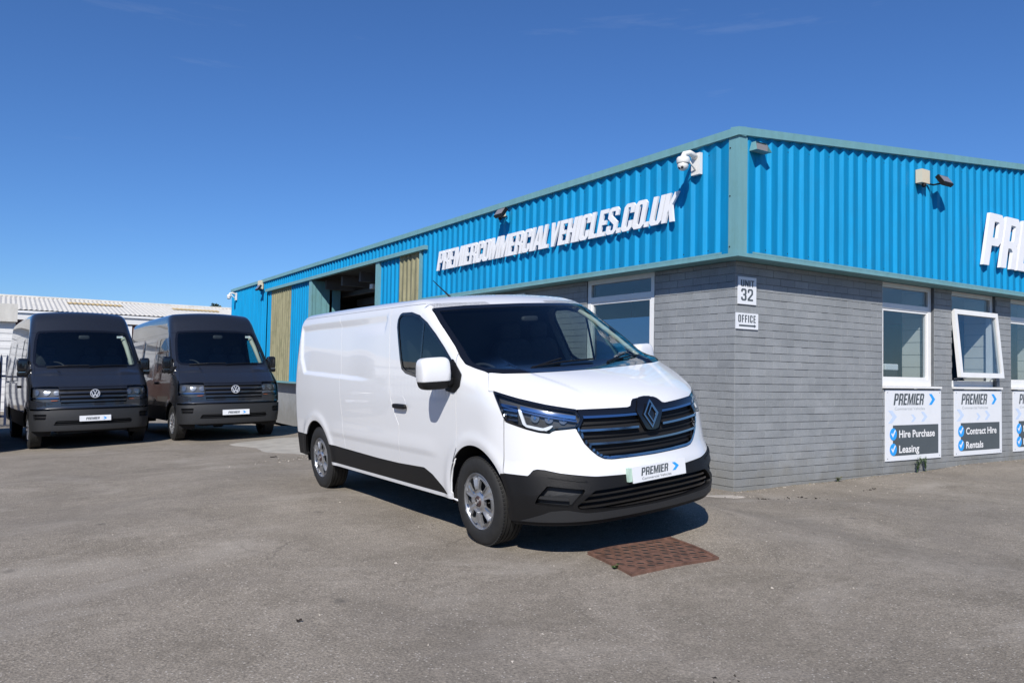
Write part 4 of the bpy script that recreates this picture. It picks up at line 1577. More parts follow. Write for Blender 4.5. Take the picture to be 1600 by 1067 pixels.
    hexp = [(0, 1.066), (.055, 1.062), (.078, 1.050), (.125, .985), (.118, .955), (.060, .845), (.035, .835), (0, .835)]
    hx = sd_poly(y, z, hexp + [(-a, b) for a, b in hexp[::-1][1:-1]])
    hx = AND(hx, .5 - x)
    panel('badge_plinth', sh, hx, MT['glossblack'], go, off=.010, skirt=.03)
    # lozenge emblem of two interlocked lines
    em = plane_mx((.917, 0, .95), (0, 1, 0), (-.09, 0, 1))
    for (hw_, hh_, th, du) in ((.072, .104, .010, -.008), (.046, .068, .008, .006)):
        lo = lambda k: [(du, -hh_ * k), (du + hw_ * k, 0), (du, hh_ * k), (du - hw_ * k, 0)]
        Vp, Fp = prism(lo(1), [lo(1 - th / hw_ * 1.25)], .008, em)
        mesh_obj('emblem', Vp, Fp, MT['satin'], go)
    # number plate
    mxp = plane_mx((.962, -.26, .488), (0, 1, 0), (-.06, 0, 1))
    show_plate(van, mxp, .52, .112)
    box('plate_bracket', (.93, -.290, .50), (.960, -.262, .595), MT['palegreen'], van)
    # inner dark liner (keeps daylight out of the load bay)
    cab = OR(win - .03, wss - .03)
    cab = AND(-cab, -(arch - .04), .30 - z)
    front_open = AND(gr - .04) 
    ln = panel('inner_liner', sh, LST(cab, -AND(-.2 - x + .0, 0 * x - 1) * 0 - 1), MT['cabin'], van, off=-.062, skirt=0)
    fl = MB()
    fl.box((-4.0, -.55, .26), (.72, .55, .30))
    fl.box((-2.85, -.86, .27), (-.48, -.551, .30))
    fl.box((-2.85, .551, .27), (-.48, .86, .30))
    fl.obj('underbody', MT['matblack'], van)
    for cx in (0.02, -3.30):
        add_wheelwell(van, cx, .445, -.62, -.93)
        add_wheelwell(van, cx, .445, .62, .93)
    # bright inner lip of the front arch seen behind the wheel
    mb = MB()
    mb.tube([(-.375, -.945, .30), (-.385, -.95, .36), (-.372, -.952, .45), (-.34, -.953, .55), (-.29, -.955, .63)], .007, 6)
    mb.tube([(-.39, -.944, .303), (-.30, -.942, .297)], .008, 6)
    mb.obj('arch_lip', PW, van, smooth=True)
    # wheels
    for (cx, sd) in ((0, -1), (-3.301, -1), (0, 1), (-3.301, 1)):
        make_wheel(van, (cx, sd * .842, .333), sd)
    ax = MB()
    ax.tube([(-3.301, -.75, .33), (-3.301, .75, .33)], .045, 8)
    ax.tube([(0, -.75, .33), (0, .75, .33)], .035, 8)
    ax.obj('axle', MT['matblack'], van)
    # door handle in its cup
    q = np.hypot(x + 1.155, (z - 1.02) * 1.15) - .075
    panel('handle_cup', sh, LST(q, .5 - ay), PW, van, off=.001, skirt=.004)
    for sgn in (-1, 1):
        hm = MB()
        Vh, Fh = superbox((-1.155, sgn * .998, 1.0), (.122, .016, .021), .4)
        hm.add(Vh, Fh)
        hm.obj('handle', MT['blackplastic'], van, smooth=True)
    # mirrors
    for sgn in (-1, 1):
        m_ = empty('mirror')
        m_.parent = van
        def half(zc, zh, m, name, top):
            Vb, Fb = superbox((0, 0, 0), (.085, .118, .125), .42, 36, 24)
            Vb = np.array(Vb)
            keep = []
            o_ = []
            k = Vb.copy()
            k[:, 2] = np.where(top, np.maximum(k[:, 2], -.062), np.minimum(k[:, 2], -.0625))
            # taper towards the arm and rake
            ty = 1 - .12 * sst(.02, .118, -k[:, 1]) * 0
            k[:, 0] = k[:, 0] * (1 - .2 * np.abs(k[:, 2]) / .125)
            k[:, 0] += .035 * sst(-.118, .118, k[:, 1])
            if not top:
                k[:, 0:2] *= .985
            k[:, 1] *= sgn * -1
            k += np.array([-.335, sgn * 1.095, 1.300])
            Fb = Fb if sgn < 0 else [ff[::-1] for ff in Fb]
            Fb = [ff[::-1] for ff in Fb]
            return mesh_obj(name, k, Fb, m, m_, smooth=True)
        # mirrored y handled above (arm side is towards the body)
        half(0, 0, PW, 'shell', True)
        half(0, 0, MT['blackplastic'], 'lower_shell', False)
        am = MB()
        am.box((-.345, min(sgn * .955, sgn * 1.02), 1.195), (-.235, max(sgn * .955, sgn * 1.02), 1.265))
        arm = am.obj('arm', MT['blackplastic'], m_)
        md = arm.modifiers.new('bevel', 'BEVEL')
        md.width = .02
        md.segments = 3
    # aerial
    an = MB()
    Va, Fa = superbox((-1.70, -.1, 1.955), (.055, .03, .02), .8, 16, 10)
    an.add(Va, Fa)
    an.tube([(-1.72, -.1, 1.965), (-1.86, -.1, 2.045), (-2.07, -.1, 2.165)], [.011, .006, .004], 8)
    an.obj('aerial', MT['blackplastic'], van, smooth=True)
    for sgn in (1,):
        pt_ = MB()
        pt_.tube([(-.02, sgn * .775, 1.33), (-.30, sgn * .765, 1.50), (-.60, sgn * .735, 1.69), (-.82, sgn * .71, 1.80)], [.018, .022, .024, .02], 8)
        pt_.obj('pillar_trim', MT['beigetrim'], van, smooth=True)
    # wipers
    for (y0, y1) in ((-.50, .10), (.22, .80)):
        wm = MB()
        def wpt(yy, dz):
            xx = .25 - .16 * (yy / .85) ** 2 - 1.6 * (1.27 + dz - 1.27)
            return (xx + .018, yy, 1.27 + dz + .016)
        wm.tube([wpt(y0, .028), wpt((y0 + y1) / 2, .05), wpt(y1, .055)], .007, 6)
        wm.tube([wpt(y0 - .02, .02), wpt(y0 + .2, .06), wpt((y0 + y1) / 2, .075)], .008, 6)
        wm.obj('wiper', MT['blackplastic'], van)
    # cabin
    cb_ = MB()
    cb_.box((-.62, -.80, .80), (.02, .80, 1.13))
    cb_.box((-.45, -.78, 1.131), (-.02, .78, 1.20))
    db = cb_.obj('dashboard', MT['cabin'], van)
    mb = MB()
    mb.box((-1.50, -.80, .60), (-1.46, .80, 1.80))
    mb.obj('bulkhead', MT['cabin'], van)
    for yc, wd in ((-.46, .25), (.28, .24), (.62, .20)):
        sm_ = empty('seat')
        sm_.parent = van
        for nm, c_, s_ in (('seat_cushion', (-1.0, yc, .86), (.28, wd, .10)), ('backrest', (-1.25, yc, 1.20), (.09, wd * .95, .33)), ('headrest', (-1.29, yc, 1.60), (.05, wd * .5, .085))):
            Vs, Fs = superbox(c_, s_, .5, 24, 14)
            mesh_obj(nm, Vs, Fs, MT['seat'], sm_, smooth=True)
    stw = MB()
    ctr = Vector((-.62, -.42, 1.16))
    rot = Matrix.Rotation(R(-28), 4, 'Y')
    ring = [ctr + rot @ Vector((0, .19 * math.cos(a), .19 * math.sin(a))) for a in np.linspace(0, 2 * math.pi, 33)]
    stw.tube(ring, .014, 8, cap=False)
    stw.tube([ctr + rot @ Vector((0, -.18, 0)), ctr + rot @ Vector((0, .18, 0))], .016, 6)
    stw.obj('steering_wheel', MT['cabin'], van, smooth=True)
    Vm, Fm = superbox((-.54, 0, 1.70), (.02, .085, .024), .5, 20, 10)
    mesh_obj('rear_view_mirror', Vm, Fm, MT['cabin'], van, smooth=True)
    box('licence_disc', (.012, -.60, 1.305), (.016, -.575, 1.325), MT['drl'], van)
    return van
WV = build_white_van()

# ------------------------------------------------------------------ the dark delivery vans
def F_dark(x, y, z):
    ay = np.abs(y)
    ys = pch(z, [(0.1, .93), (.3, .97), (.6, 1.005), (1.0, 1.02), (1.4, 1.01), (1.8, .965), (2.2, .905), (2.7, .83)])
    ys = ys - .05 * np.clip((x - .1) / .85, 0, 2) ** 2
    ra = np.hypot(x, z - .38)
    rb = np.hypot(x + 3.64, z - .38)
    ys = ys + .012 * np.exp(-((ra - .46) / .05) ** 2) + .012 * np.exp(-((rb - .46) / .05) ** 2)
    side = ay - ys
    xf = pch(z, [(.1, .80), (.25, .90), (.4, .945), (.62, .955), (.78, .94), (.82, .925), (.95, .915), (1.12, .88), (1.2, .83), (1.27, .72), (1.4, .5)])
    face = (x - xf + .15 * (ay / .8) ** 2) * .97
    hood = z - pch(x, [(-.6, 1.80), (0, 1.60), (.3, 1.475), (.6, 1.33), (.85, 1.18), (1.2, .95)]) + .05 * (ay / .8) ** 2
    hood = hood - .030 * sst(-.02, .06, ay - .52 + .10 * x) * (1 - sst(.12, .42, ay - .52 + .10 * x))
    ws = ((x - .28 + .17 * (ay / .85) ** 2) + .95 * (z - 1.52)) / 1.379
    up = smin(hood * .93, ws, .04)
    dome = ((x - .28 + .20 * (ay / .85) ** 2) + .80 * (z - 1.42) + .0) / 1.28
    roof = z - (2.60 - .02 * ((x + 2.8) / 2.2) ** 2 - .035 * (ay / .8) ** 2)
    top = smax(up, roof, .16)
    f = smax(top, face, .10)
    f = smax(f, side, lin(z, [(.3, .24), (1.1, .24), (1.5, .12), (2.2, .12), (2.6, .12)]))
    rear = (-4.99 - x) + .04 * (ay / .9) ** 2
    return smax(f, rear, .14)

def build_dark_van(yaw, loc, roll):
    c, s_ = math.cos(yaw), math.sin(yaw)
    fwd = Vector((c, s_, .0))
    l = Vector((-s_, c, 0))
    u = fwd.cross(l)
    l2 = l * math.cos(roll) + u * math.sin(roll)
    u2 = u * math.cos(roll) - l * math.sin(roll)
    mw = Matrix((fwd, l2, u2)).transposed().to_4x4()
    mw.translation = Vector(loc)
    van = empty('delivery_van', mw=mw)
    DP, BP, GB = MT['vandark'], MT['blackplastic'], MT['glossblack']
    xs, ys, zs = shell_grid(-5.5, 1.5, 1.3, .25, 2.95, .07, -1.3, .05, .04)
    V, T = sample_shell(F_dark, xs, ys, zs, (-4.3, .0, .5, 1.5))
    N = gnormals(F_dark, V)
    x, y, z = V.T
    ay = np.abs(y)
    rec = OR(sd_poly(x, z, [(-4.75, 2.12), (-3.2, 2.12), (-3.2, 1.28), (-4.75, 1.28)]), sd_poly(x, z, [(-3.05, 2.12), (-1.75, 2.12), (-1.75, 1.28), (-3.05, 1.28)]))
    disp = .015 * sst(.015, -.03, rec) * (ay > .8)
    V = V - N * disp[:, None]
    N = np.where((np.abs(rec) < .1)[:, None] & (ay > .8)[:, None], vnormals(V, T), N)
    sh = (V, N, T)
    x, y, z = V.T
    ay = np.abs(y)
    wv = x - ay
    g = .003
    fa = np.hypot(x, z - .38) - .43
    fa = np.where(z < .38, np.abs(x) - .43, fa)
    rr = np.hypot(x + 3.64, z - .38) - .42
    rr = np.where(z < .38, np.abs(x + 3.64) - .42, rr)
    arch = np.where(ay > .6, OR(fa, rr), 1)
    win = sd_poly(x, z, [(-1.42, 2.08), (-1.36, 2.13), (-.92, 2.12), (-.75, 2.02), (-.05, 1.52), (-.05, 1.44), (-.60, 1.40), (-1.38, 1.42)])
    win = np.where(ay > .75, win, 1)
    wsp = [(0, 1.53), (.5, 1.535), (.84, 1.56), (.90, 1.63), (.885, 1.80), (.845, 2.05), (.80, 2.20), (.76, 2.235), (.4, 2.255), (0, 2.26)]
    wss = sd_poly(y, z, wsp + [(-a, b) for a, b in wsp[::-1][1:-1]])
    wsd = ((x - .28 + .17 * (ay / .85) ** 2) + .95 * (z - 1.52)) / 1.379
    wss = AND(wss, -1.2 - x, -wsd - .16)
    lamp = sd_poly(wv, z, [(-.52, 1.19), (-.50, .965), (-.10, .925), (.30, .935), (.33, 1.17), (.28, 1.195), (-.1, 1.205)])
    lamp = AND(lamp, .57 - ay, .1 - x)
    gr = AND(ay - .575 + .10 * (1.19 - z), z - 1.185, .862 - z, .3 - x)
    hoodz = lin(wv, [(-.6, 1.205), (-.1, 1.21), (.33, 1.20), (.95, 1.195)])
    hood = AND(hoodz - z, -(x + .1), -(wss), ay - lin(x, [(-.1, .86), (.4, .93), (1, 1.2)]), wsd * 0 + z - 1.62)
    body = AND(-arch, .38 - z)
    for sgn in (-1, 1):
        hs = -y * sgn + .02
        low = .72 - z
        sidez = AND(body, z - 2.20, .3 - ay)
        panel('door', sh, LST(sidez, low, -1.50 + g - x, x + .05, -win, -wss + g, hs), DP, van)
        panel('side_panel', sh, LST(sidez, low, -3.10 + g - x, x + 1.50, hs), DP, van)
        panel('rear_side_panel', sh, LST(sidez, low, x + 3.10 + g, hs, -(x + 4.95)), DP, van)
        panel('wing', sh, LST(body, low, -.05 + g - x, -wss + g, -(hood - g), -(lamp - g), x - .45, hs), DP, van)
        panel('lower_trim', sh, LST(-arch, .38 - z, z - .715, x - .40, -(x + 4.95), hs), BP, van, off=.006)
        wr = panel('side_window', sh, LST(win, -(win + .03), hs), GB, van, off=.003)
        panel('pane', sh, LST(win + .028, hs), MT['sideglass'], wr, off=-.003, skirt=0)
        panel('divider', sh, LST(win + .02, BAND(x + .62, .02), hs), GB, wr, off=.001, skirt=.004)
        panel('mirror_base', sh, LST(BAND(x + .02, .10), BAND(z - 1.47, .05), hs), BP, van, off=.02)
        hl = panel('headlight', sh, LST(lamp, hs), MT['housing'], van, off=-.05, skirt=0)
        panel('lens', sh, LST(lamp + .006, hs), MT['lens'], hl, off=.001, skirt=0)
        panel('amber_strip', sh, LST(lamp + .012, z - .955, .1 - wv, hs), MT['amber'], hl, off=-.03, skirt=.01)
        panel('light_strip', sh, LST(lamp + .012, BAND(z - 1.00, .010), hs), MT['satin'], hl, off=-.025, skirt=.01)
        for wc in (-.30, -.02, .20):
            q = np.hypot((wv - wc) * .8, z - 1.105) - .062
            panel('reflector', sh, LST(q, lamp + .01, hs), MT['reflector'], hl, off=-.035, skirt=.02)
            panel('bulb', sh, LST(q + .036, hs), MT['lens'], hl, off=-.02, skirt=.01)
    panel('roof', sh, LST(2.20 + g - z, -(wss - .002), -(x + 4.95)), DP, van)
    panel('bonnet', sh, LST(hood, -wss + .001, -(lamp - .003)), DP, van)
    panel('rear_doors', sh, LST(x + 4.95, .5 - z), DP, van)
    wsg = panel('windscreen', sh, wss + .035, MT['windscreen'], van, off=-.001, skirt=0)
    panel('windscreen_seal', sh, LST(wss, -(wss + .037)), GB, van, off=.0015)
    # body-colour nose, grille with dark slats
    panel('bumper_cover', sh, LST(.45 + g - x, -(lamp - g), -(gr - g), .80 - z, z - hoodz + g, -(arch - .002), -(hood - g)), DP, van)
    go = panel('grille', sh, gr, MT['matblack'], van, off=-.04, skirt=0)
    for zz in (1.168, 1.090, 1.012, .934, .872):
        panel('grille_slat', sh, LST(gr + .004, BAND(z - zz, .016)), MT['vandark'], go, off=-.002, skirt=.03)
    panel('intake', sh, LST(BAND(z - .785, .017), .35 - x, ay - .72), MT['matblack'], van, off=-.03, skirt=0)
    vent = AND(sd_poly(wv, z, [(-.33, .70), (.05, .70), (.03, .59), (-.30, .59)]), .55 - ay)
    lg = AND(sd_poly(y, z, [(-.62, .57), (.62, .57), (.66, .47), (-.66, .47)]), .5 - x)
    panel('front_bumper', sh, LST(z - .765, .35 - z, .43 - x, -(arch - .002), -lg, -vent), MT['greyplastic'], van, off=.004, skirt=.04)
    lo = panel('lower_grille', sh, LST(lg), MT['matblack'], van, off=-.05, skirt=0)
    for zz in (.545, .495):
        panel('grille_bar', sh, LST(lg + .004, BAND(z - zz, .010)), BP, lo, off=-.01, skirt=.03)
    for sgn in (-1, 1):
        vo = panel('bumper_vent', sh, LST(vent, -y * sgn), MT['matblack'], van, off=-.04, skirt=0)
        panel('vent_bar', sh, LST(vent + .002, BAND(z - .645, .012), -y * sgn), BP, vo, off=-.01, skirt=.02)
    panel('rear_bumper', sh, LST(z - .60, .38 - z, x + 4.95), BP, van, off=.004)
    # round badge with two stacked letters
    em = plane_mx((.935, 0, 1.065), (0, 1, 0), (-.08, 0, 1))
    bd = MB()
    ring = [(math.cos(a) * .082, math.sin(a) * .082) for a in np.linspace(0, 2 * math.pi, 28, endpoint=False)]
    ring2 = [(p[0] * .86, p[1] * .86) for p in ring]
    Vp, Fp = prism(ring, [ring2], .012, em)
    b_ = mesh_obj('badge', Vp, Fp, MT['badge'], van)
    Vp, Fp = prism(ring2, [], .004, em @ Matrix.Translation((0, 0, -.006)))
    mesh_obj('badge_field', Vp, Fp, MT['printblue'] if 0 else GB, b_)
    for pts in ([(-.038, .062), (-.024, .062), (0, .014), (.024, .062), (.038, .062), (.007, .000), (-.007, .000)],
                [(-.066, .026), (-.052, .033), (-.030, -.030), (-.006, .006 - .012), (.006, .006 - .012), (.030, -.030), (.052, .033), (.066, .026), (.036, -.062), (.024, -.062), (0, -.026), (-.024, -.062), (-.036, -.062)]):
        Vp, Fp = prism(pts, [], .006, em @ Matrix.Translation((0, 0, .002)))
        mesh_obj('badge_letter', Vp, Fp, MT['badge'], b_)
    mxp = plane_mx((.968, -.26, .545), (0, 1, 0), (-.02, 0, 1))
    show_plate(van, mxp, .52, .111, strap=False)
    # liner
    cab = AND(-OR(win + .0, wss + .0), -(arch - .04), .40 - z)
    panel('inner_liner', sh, LST(cab), MT['cabin'], van, off=-.08, skirt=0)
    fl = MB()
    fl.box((-4.9, -.58, .30), (.72, .58, .34))
    fl.obj('underbody', MT['matblack'], van)
    for cx in (0, -3.64):
        add_wheelwell(van, cx, .48, -.66, -.97)
        add_wheelwell(van, cx, .48, .66, .97)
    for (cx, sd) in ((0, -1), (-3.64, -1), (0, 1), (-3.64, 1)):
        make_wheel(van, (cx, sd * .885, .345), sd, rad=.347, width=.205, rimr=.215, holes=8)
    for sgn in (-1, 1):
        m_ = empty('mirror')
        m_.parent = van
        for nm, zc, zh, mm in (('shell', 1.60, .125, GB), ('lower_shell', 1.445, .045, BP)):
            Vs, Fs = superbox((-.12, sgn * 1.06, zc), (.06, .092, zh), .4, 26, 16)
            mesh_obj(nm, Vs, Fs, mm, m_, smooth=True)
        box('repeater', (-.062, sgn * 1.06 - .07, 1.470), (-.052, sgn * 1.06 + .07, 1.482), MT['chrome'], m_)
        box('arm', (-.14, min(sgn * .95, sgn * 1.04), 1.39), (-.05, max(sgn * .95, sgn * 1.04), 1.46), BP, m_)
        hb = MB()
        Vs, Fs = superbox((-1.30, sgn * 1.035, 1.20), (.12, .018, .025), .4, 20, 12)
        hb.add(Vs, Fs)
        hb.obj('handle', BP, van, smooth=True)
    for (y0, y1) in ((-.70, .0), (.0, .70)):
        wm = MB()
        def wpt(yy, dz):
            xx = .28 - .17 * (yy / .85) ** 2 - .95 * dz
            return (xx + .02, yy, 1.52 + dz + .015)
        wm.tube([wpt(y0, .03), wpt((y0 + y1) / 2, .05), wpt(y1, .05)], .009, 6)
        wm.obj('wiper', BP, van)
    cb_ = MB()
    cb_.box((-.62, -.82, 1.0), (.10, .82, 1.42))
    cb_.obj('dashboard', MT['cabin'], van)
    box('bulkhead', (-1.60, -.86, .7), (-1.56, .86, 2.3), MT['cabin'], van)
    for yc, wd in ((-.52, .25), (.25, .24), (.66, .22)):
        sm_ = empty('seat')
        sm_.parent = van
        for nm, c_, s__ in (('seat_cushion', (-1.0, yc, 1.05), (.26, wd, .10)), ('backrest', (-1.3, yc, 1.45), (.09, wd * .95, .36)), ('headrest', (-1.32, yc, 1.88), (.05, wd * .5, .09))):
            Vs, Fs = superbox(c_, s__, .5, 20, 12)
            mesh_obj(nm, Vs, Fs, MT['seat'], sm_, smooth=True)
    stw = MB()
    ctr = Vector((-.55, -.48, 1.50))
    rot = Matrix.Rotation(R(-35), 4, 'Y')
    stw.tube([ctr + rot @ Vector((0, .2 * math.cos(a), .2 * math.sin(a))) for a in np.linspace(0, 2 * math.pi, 25)], .015, 6, cap=False)
    stw.obj('steering_wheel', MT['cabin'], van, smooth=True)
    sv = MB()
    sv.box((.2, -.06, 0), (.205, .06, .05))
    Vm, Fm = superbox((-.36, 0, 2.12), (.03, .10, .04), .5, 16, 10)
    mesh_obj('sensor_housing', Vm, Fm, MT['cabin'], van, smooth=True)
    box('window_sticker', (-.43, .60, 2.115), (-.425, .71, 2.155), MT['drl'], van)
    for sgn in (1,):
        pt_ = MB()
        pt_.tube([(-.02, sgn * .80, 1.58), (-.36, sgn * .775, 1.92), (-.62, sgn * .735, 2.17), (-.80, sgn * .71, 2.22)], [.035, .045, .05, .04], 8)
        pt_.obj('pillar_trim', MT['beigetrim'], van, smooth=True)
    # settle the heights of the nose and stretch the high roof
    def warp(o):
        for ch in o.children:
            if ch.name.startswith('wheel') and ch.type == 'EMPTY':
                continue
            if ch.type == 'MESH':
                me = ch.data
                co = np.empty(len(me.vertices) * 3)
                me.vertices.foreach_get('co', co)
                co = co.reshape(-1, 3)
                co[:, 2] = np.interp(co[:, 2], [0, .38, .6, 1.2, 1.55, 2.25, 2.6, 3], [0, .37, .55, 1.14, 1.50, 2.235, 2.66, 3.1])
                me.vertices.foreach_set('co', co.ravel())
                me.update()
            warp(ch)
    warp(van)
    return van

def copy_tree(o, parent=None):
    c = o.copy()
    COL.objects.link(c)
    if parent is not None:
        c.parent = parent
    for ch in list(o.children):
        copy_tree(ch, c)
    return c

def pose(o, yaw, loc, roll, pitch=0.0):
    fwd = Vector((math.cos(yaw) * math.cos(pitch), math.sin(yaw) * math.cos(pitch), math.sin(pitch)))
    l = Vector((-math.sin(yaw), math.cos(yaw), 0))
    u = fwd.cross(l)
    l2 = l * math.cos(roll) + u * math.sin(roll)
    u2 = u * math.cos(roll) - l * math.sin(roll)
    mw = Matrix((fwd, l2, u2)).transposed().to_4x4()
    mw.translation = Vector(loc)
    o.matrix_world = mw

DV = build_dark_van(R(-88.0), (0, 0, 0), 0)
def place_dark(o, px, py, z, yaw, roll, pitch=.02):
    # (px, py) is the plate centre; the axle origin lies .97 m behind it
    pose(o, yaw, (px - .97 * math.cos(yaw), py - .97 * math.sin(yaw), z), roll, pitch)
GRPV = 'dark delivery vans parked in a row'
place_dark(DV, -6.25, 9.59, -.175, R(-86.4), R(1.8))
tag(DV, 'dark blue-grey high-roof delivery van, left one of the two facing the camera', 'van', GRPV)
D2 = copy_tree(DV)
place_dark(D2, -3.80, 9.30, -.075, R(-87.5), R(1.6))
tag(D2, 'dark blue-grey high-roof delivery van nearest the blue warehouse wall', 'van', GRPV)
D3 = copy_tree(DV)
place_dark(D3, -8.80, 9.5, -.30, R(-87), R(2))
tag(D3, 'dark van at the left picture edge with only its door mirror in view', 'van', GRPV)

# ------------------------------------------------------------------ lettering and signs on the warehouse
sgn1 = empty('sign_lettering', (E_, 4.1, 3.64))
tag(sgn1, 'raised white capital letters of the web address on the long blue fascia', 'sign')
mx = plane_mx((-.062, 7.577 - 4.1, 3.442 - 3.64), (0, -1, 0), (0, 0, 1))
lettering('PREMIERCOMMERCIALVEHICLES.CO.UK', mx, .388, 6.80, .030, MT['white'], sgn1, slant=.27, gap=.30)
sgn2 = empty('sign_lettering', (7.4, E_, 3.7))
tag(sgn2, 'large raised white capital letters at the right edge on the blue gable fascia', 'sign')
mx = plane_mx((5.466 - 7.4, -.062, 3.285 - 3.7), (1, 0, 0), (0, 0, 1))
lettering('PREMIER', mx, .87, 3.55, .05, MT['white'], sgn2, slant=.27, gap=.42)

def wall_sign(name, label, x0, z0, x1, z1, cat='sign'):
    t = empty(name, ((x0 + x1) / 2, 0, z0))
    tag(t, label, cat)
    box('panel', (x0 - (x0 + x1) / 2, -.018, 0), (x1 - (x0 + x1) / 2, -.002, z1 - z0), MT['board'], t)
    return t, plane_mx((x0 - (x0 + x1) / 2, -.0195, 0), (1, 0, 0), (0, 0, 1)), x1 - x0, z1 - z0
t, mx, sw, shh = wall_sign('unit_sign', 'small white upright sign reading UNIT 32 high on the brick corner', .035, 2.315, .375, 2.665)
lettering('UNIT', mx @ Matrix.Translation((.045, .225, 0)), .085, .25, .001, MT['printgrey'], t, name='lettering', joined=True, gap=.7)
lettering('32', mx @ Matrix.Translation((.05, .045, 0)), .155, .225, .001, MT['printgrey'], t, name='lettering', joined=True, gap=.8)
t, mx, sw, shh = wall_sign('office_sign', 'small white landscape sign reading OFFICE with an arrow pointing right', -.0, 1.998, .415, 2.202)
lettering('OFFICE', mx @ Matrix.Translation((.035, .085, 0)), .095, .33, .001, MT['printgrey'], t, name='lettering', joined=True, gap=1.3)
V, F = prism([(.05, .033), (.335, .033), (.335, .02), (.375, .044), (.335, .068), (.335, .055), (.05, .055)], [], .001, mx)
mesh_obj('arrow', V, F, MT['printgrey'], t)

def board_sign(x0, x1, z0, z1, lines, label):
    t = empty('advertising_board', ((x0 + x1) / 2, 0, z0))
    tag(t, label, 'sign', 'advertising boards under the windows')
    W, H = x1 - x0, z1 - z0
    mx = plane_mx((-W / 2, -.020, 0), (1, 0, 0), (0, 0, 1))
    box('panel', (-W / 2, -.018, 0), (W / 2, -.001, H), MT['board'], t)
    lettering('PREMIER', mx @ Matrix.Translation((W * .13, H * .785, 0)), H * .165, W * .53, .001, MT['printgrey'], t, slant=.22, name='lettering', joined=True, gap=.6)
    aw, ah = W * .115, H * .16
    V, F = prism([(0, 0), (aw * .45, 0), (aw, ah * .5), (aw * .45, ah), (0, ah), (aw * .5, ah * .5)], [], .001, mx @ Matrix.Translation((W * .77, H * .785, 0)))
    mesh_obj('arrow', V, F, MT['printblue'], t)
    text_mesh('strapline', 'Commercial Vehicles', mx @ Matrix.Translation((W * .15, H * .715, 0)), H * .042, W * .54, 0, MT['printlight'], t)
    for (ax, ay, s_) in ((.04, .53, .15), (.44, .54, .09), (.62, .54, .12)):
        aw, ah = W * s_, H * s_ * 1.2
        V, F = prism([(0, 0), (aw * .45, 0), (aw, ah * .5), (aw * .45, ah), (0, ah), (aw * .5, ah * .5)], [], .0006, mx @ Matrix.Translation((W * ax, H * ay, -.0006)))
        mesh_obj('faint_arrow', V, F, MT['boardblue'], t)
    V, F = prism([(W * .12, H * .07), (W * .945, H * .07), (W * .945, H * .50), (W * .12, H * .50)], [], .0008, mx)
    mesh_obj('dark_box', V, F, MT['printgrey'], t)
    for k, ln in enumerate(lines):
        zc = H * (.375 - .215 * k)
        text_mesh('lettering', ln, mx @ Matrix.Translation((W * .225, zc - H * .05, .0016)), H * .105, W * (.066 if len(ln) == 1 else .0485 * len(ln) + .02), 0, MT['printwhite'], t, bold=.022)
        circ = [(W * .125 + math.cos(a) * W * .060, zc + math.sin(a) * W * .060) for a in np.linspace(0, 2 * math.pi, 24, endpoint=False)]
        V, F = prism(circ, [], .001, mx @ Matrix.Translation((0, 0, .0022)))
        mesh_obj('tick_disc', V, F, MT['printblue'], t)
        q = W * .125
        V, F = prism([(q - W * .035, zc + W * .002), (q - W * .008, zc - W * .032), (q + W * .042, zc + W * .038), (q + W * .026, zc + W * .042), (q - W * .008, zc - W * .006), (q - W * .024, zc + W * .014)], [], .001, mx @ Matrix.Translation((0, 0, .0034)))
        mesh_obj('tick', V, F, MT['printwhite'], t)
    sm = MB()
    for (a, b_) in ((.03, .035), (.97, .035), (.03, .965), (.97, .965)):
        sm.lathe([(0, -.021), (.008, -.021), (.008, -.018)], 'y', 8, (-W / 2 + W * a, 0, H * b_))
    o = sm.obj('screws', MT['satin'], t)
    o['kind'] = 'stuff'
board_sign(3.265, 4.78, .18, 1.24, ['Hire Purchase', 'Leasing'], 'white board with ticked words Hire Purchase and Leasing under the first window')
board_sign(5.19, 6.715, .18, 1.24, ['Contract Hire', 'Rentals'], 'white board with ticked words Contract Hire and Rentals under the open window')
board_sign(7.13, 8.655, .18, 1.24, ['N', 'L'], 'white printed board cut off by the right edge of the photo')
# white board on the long wall whose top edge shows over the van roof
t = empty('wall_board', (0, 5.9, 1.7))
tag(t, 'white board with a blue arrow on the long wall, mostly hidden behind the white van', 'sign')
box('panel', (-.03, -1.15, 0), (-.005, 1.15, 1.10), MT['board'], t)
V, F = prism([(0, 0), (.1, 0), (.22, .14), (.1, .28), (0, .28), (.12, .14)], [], .001, plane_mx((-.032, -.52, .72), (0, -1, 0), (0, 0, 1)))
mesh_obj('arrow', V, F, MT['boardblue'], t)
lettering('PREMIER', plane_mx((-.032, .7, .74), (0, -1, 0), (0, 0, 1)), .24, 1.1, .001, MT['printgrey'], t, slant=.22, name='lettering', joined=True, gap=.6)

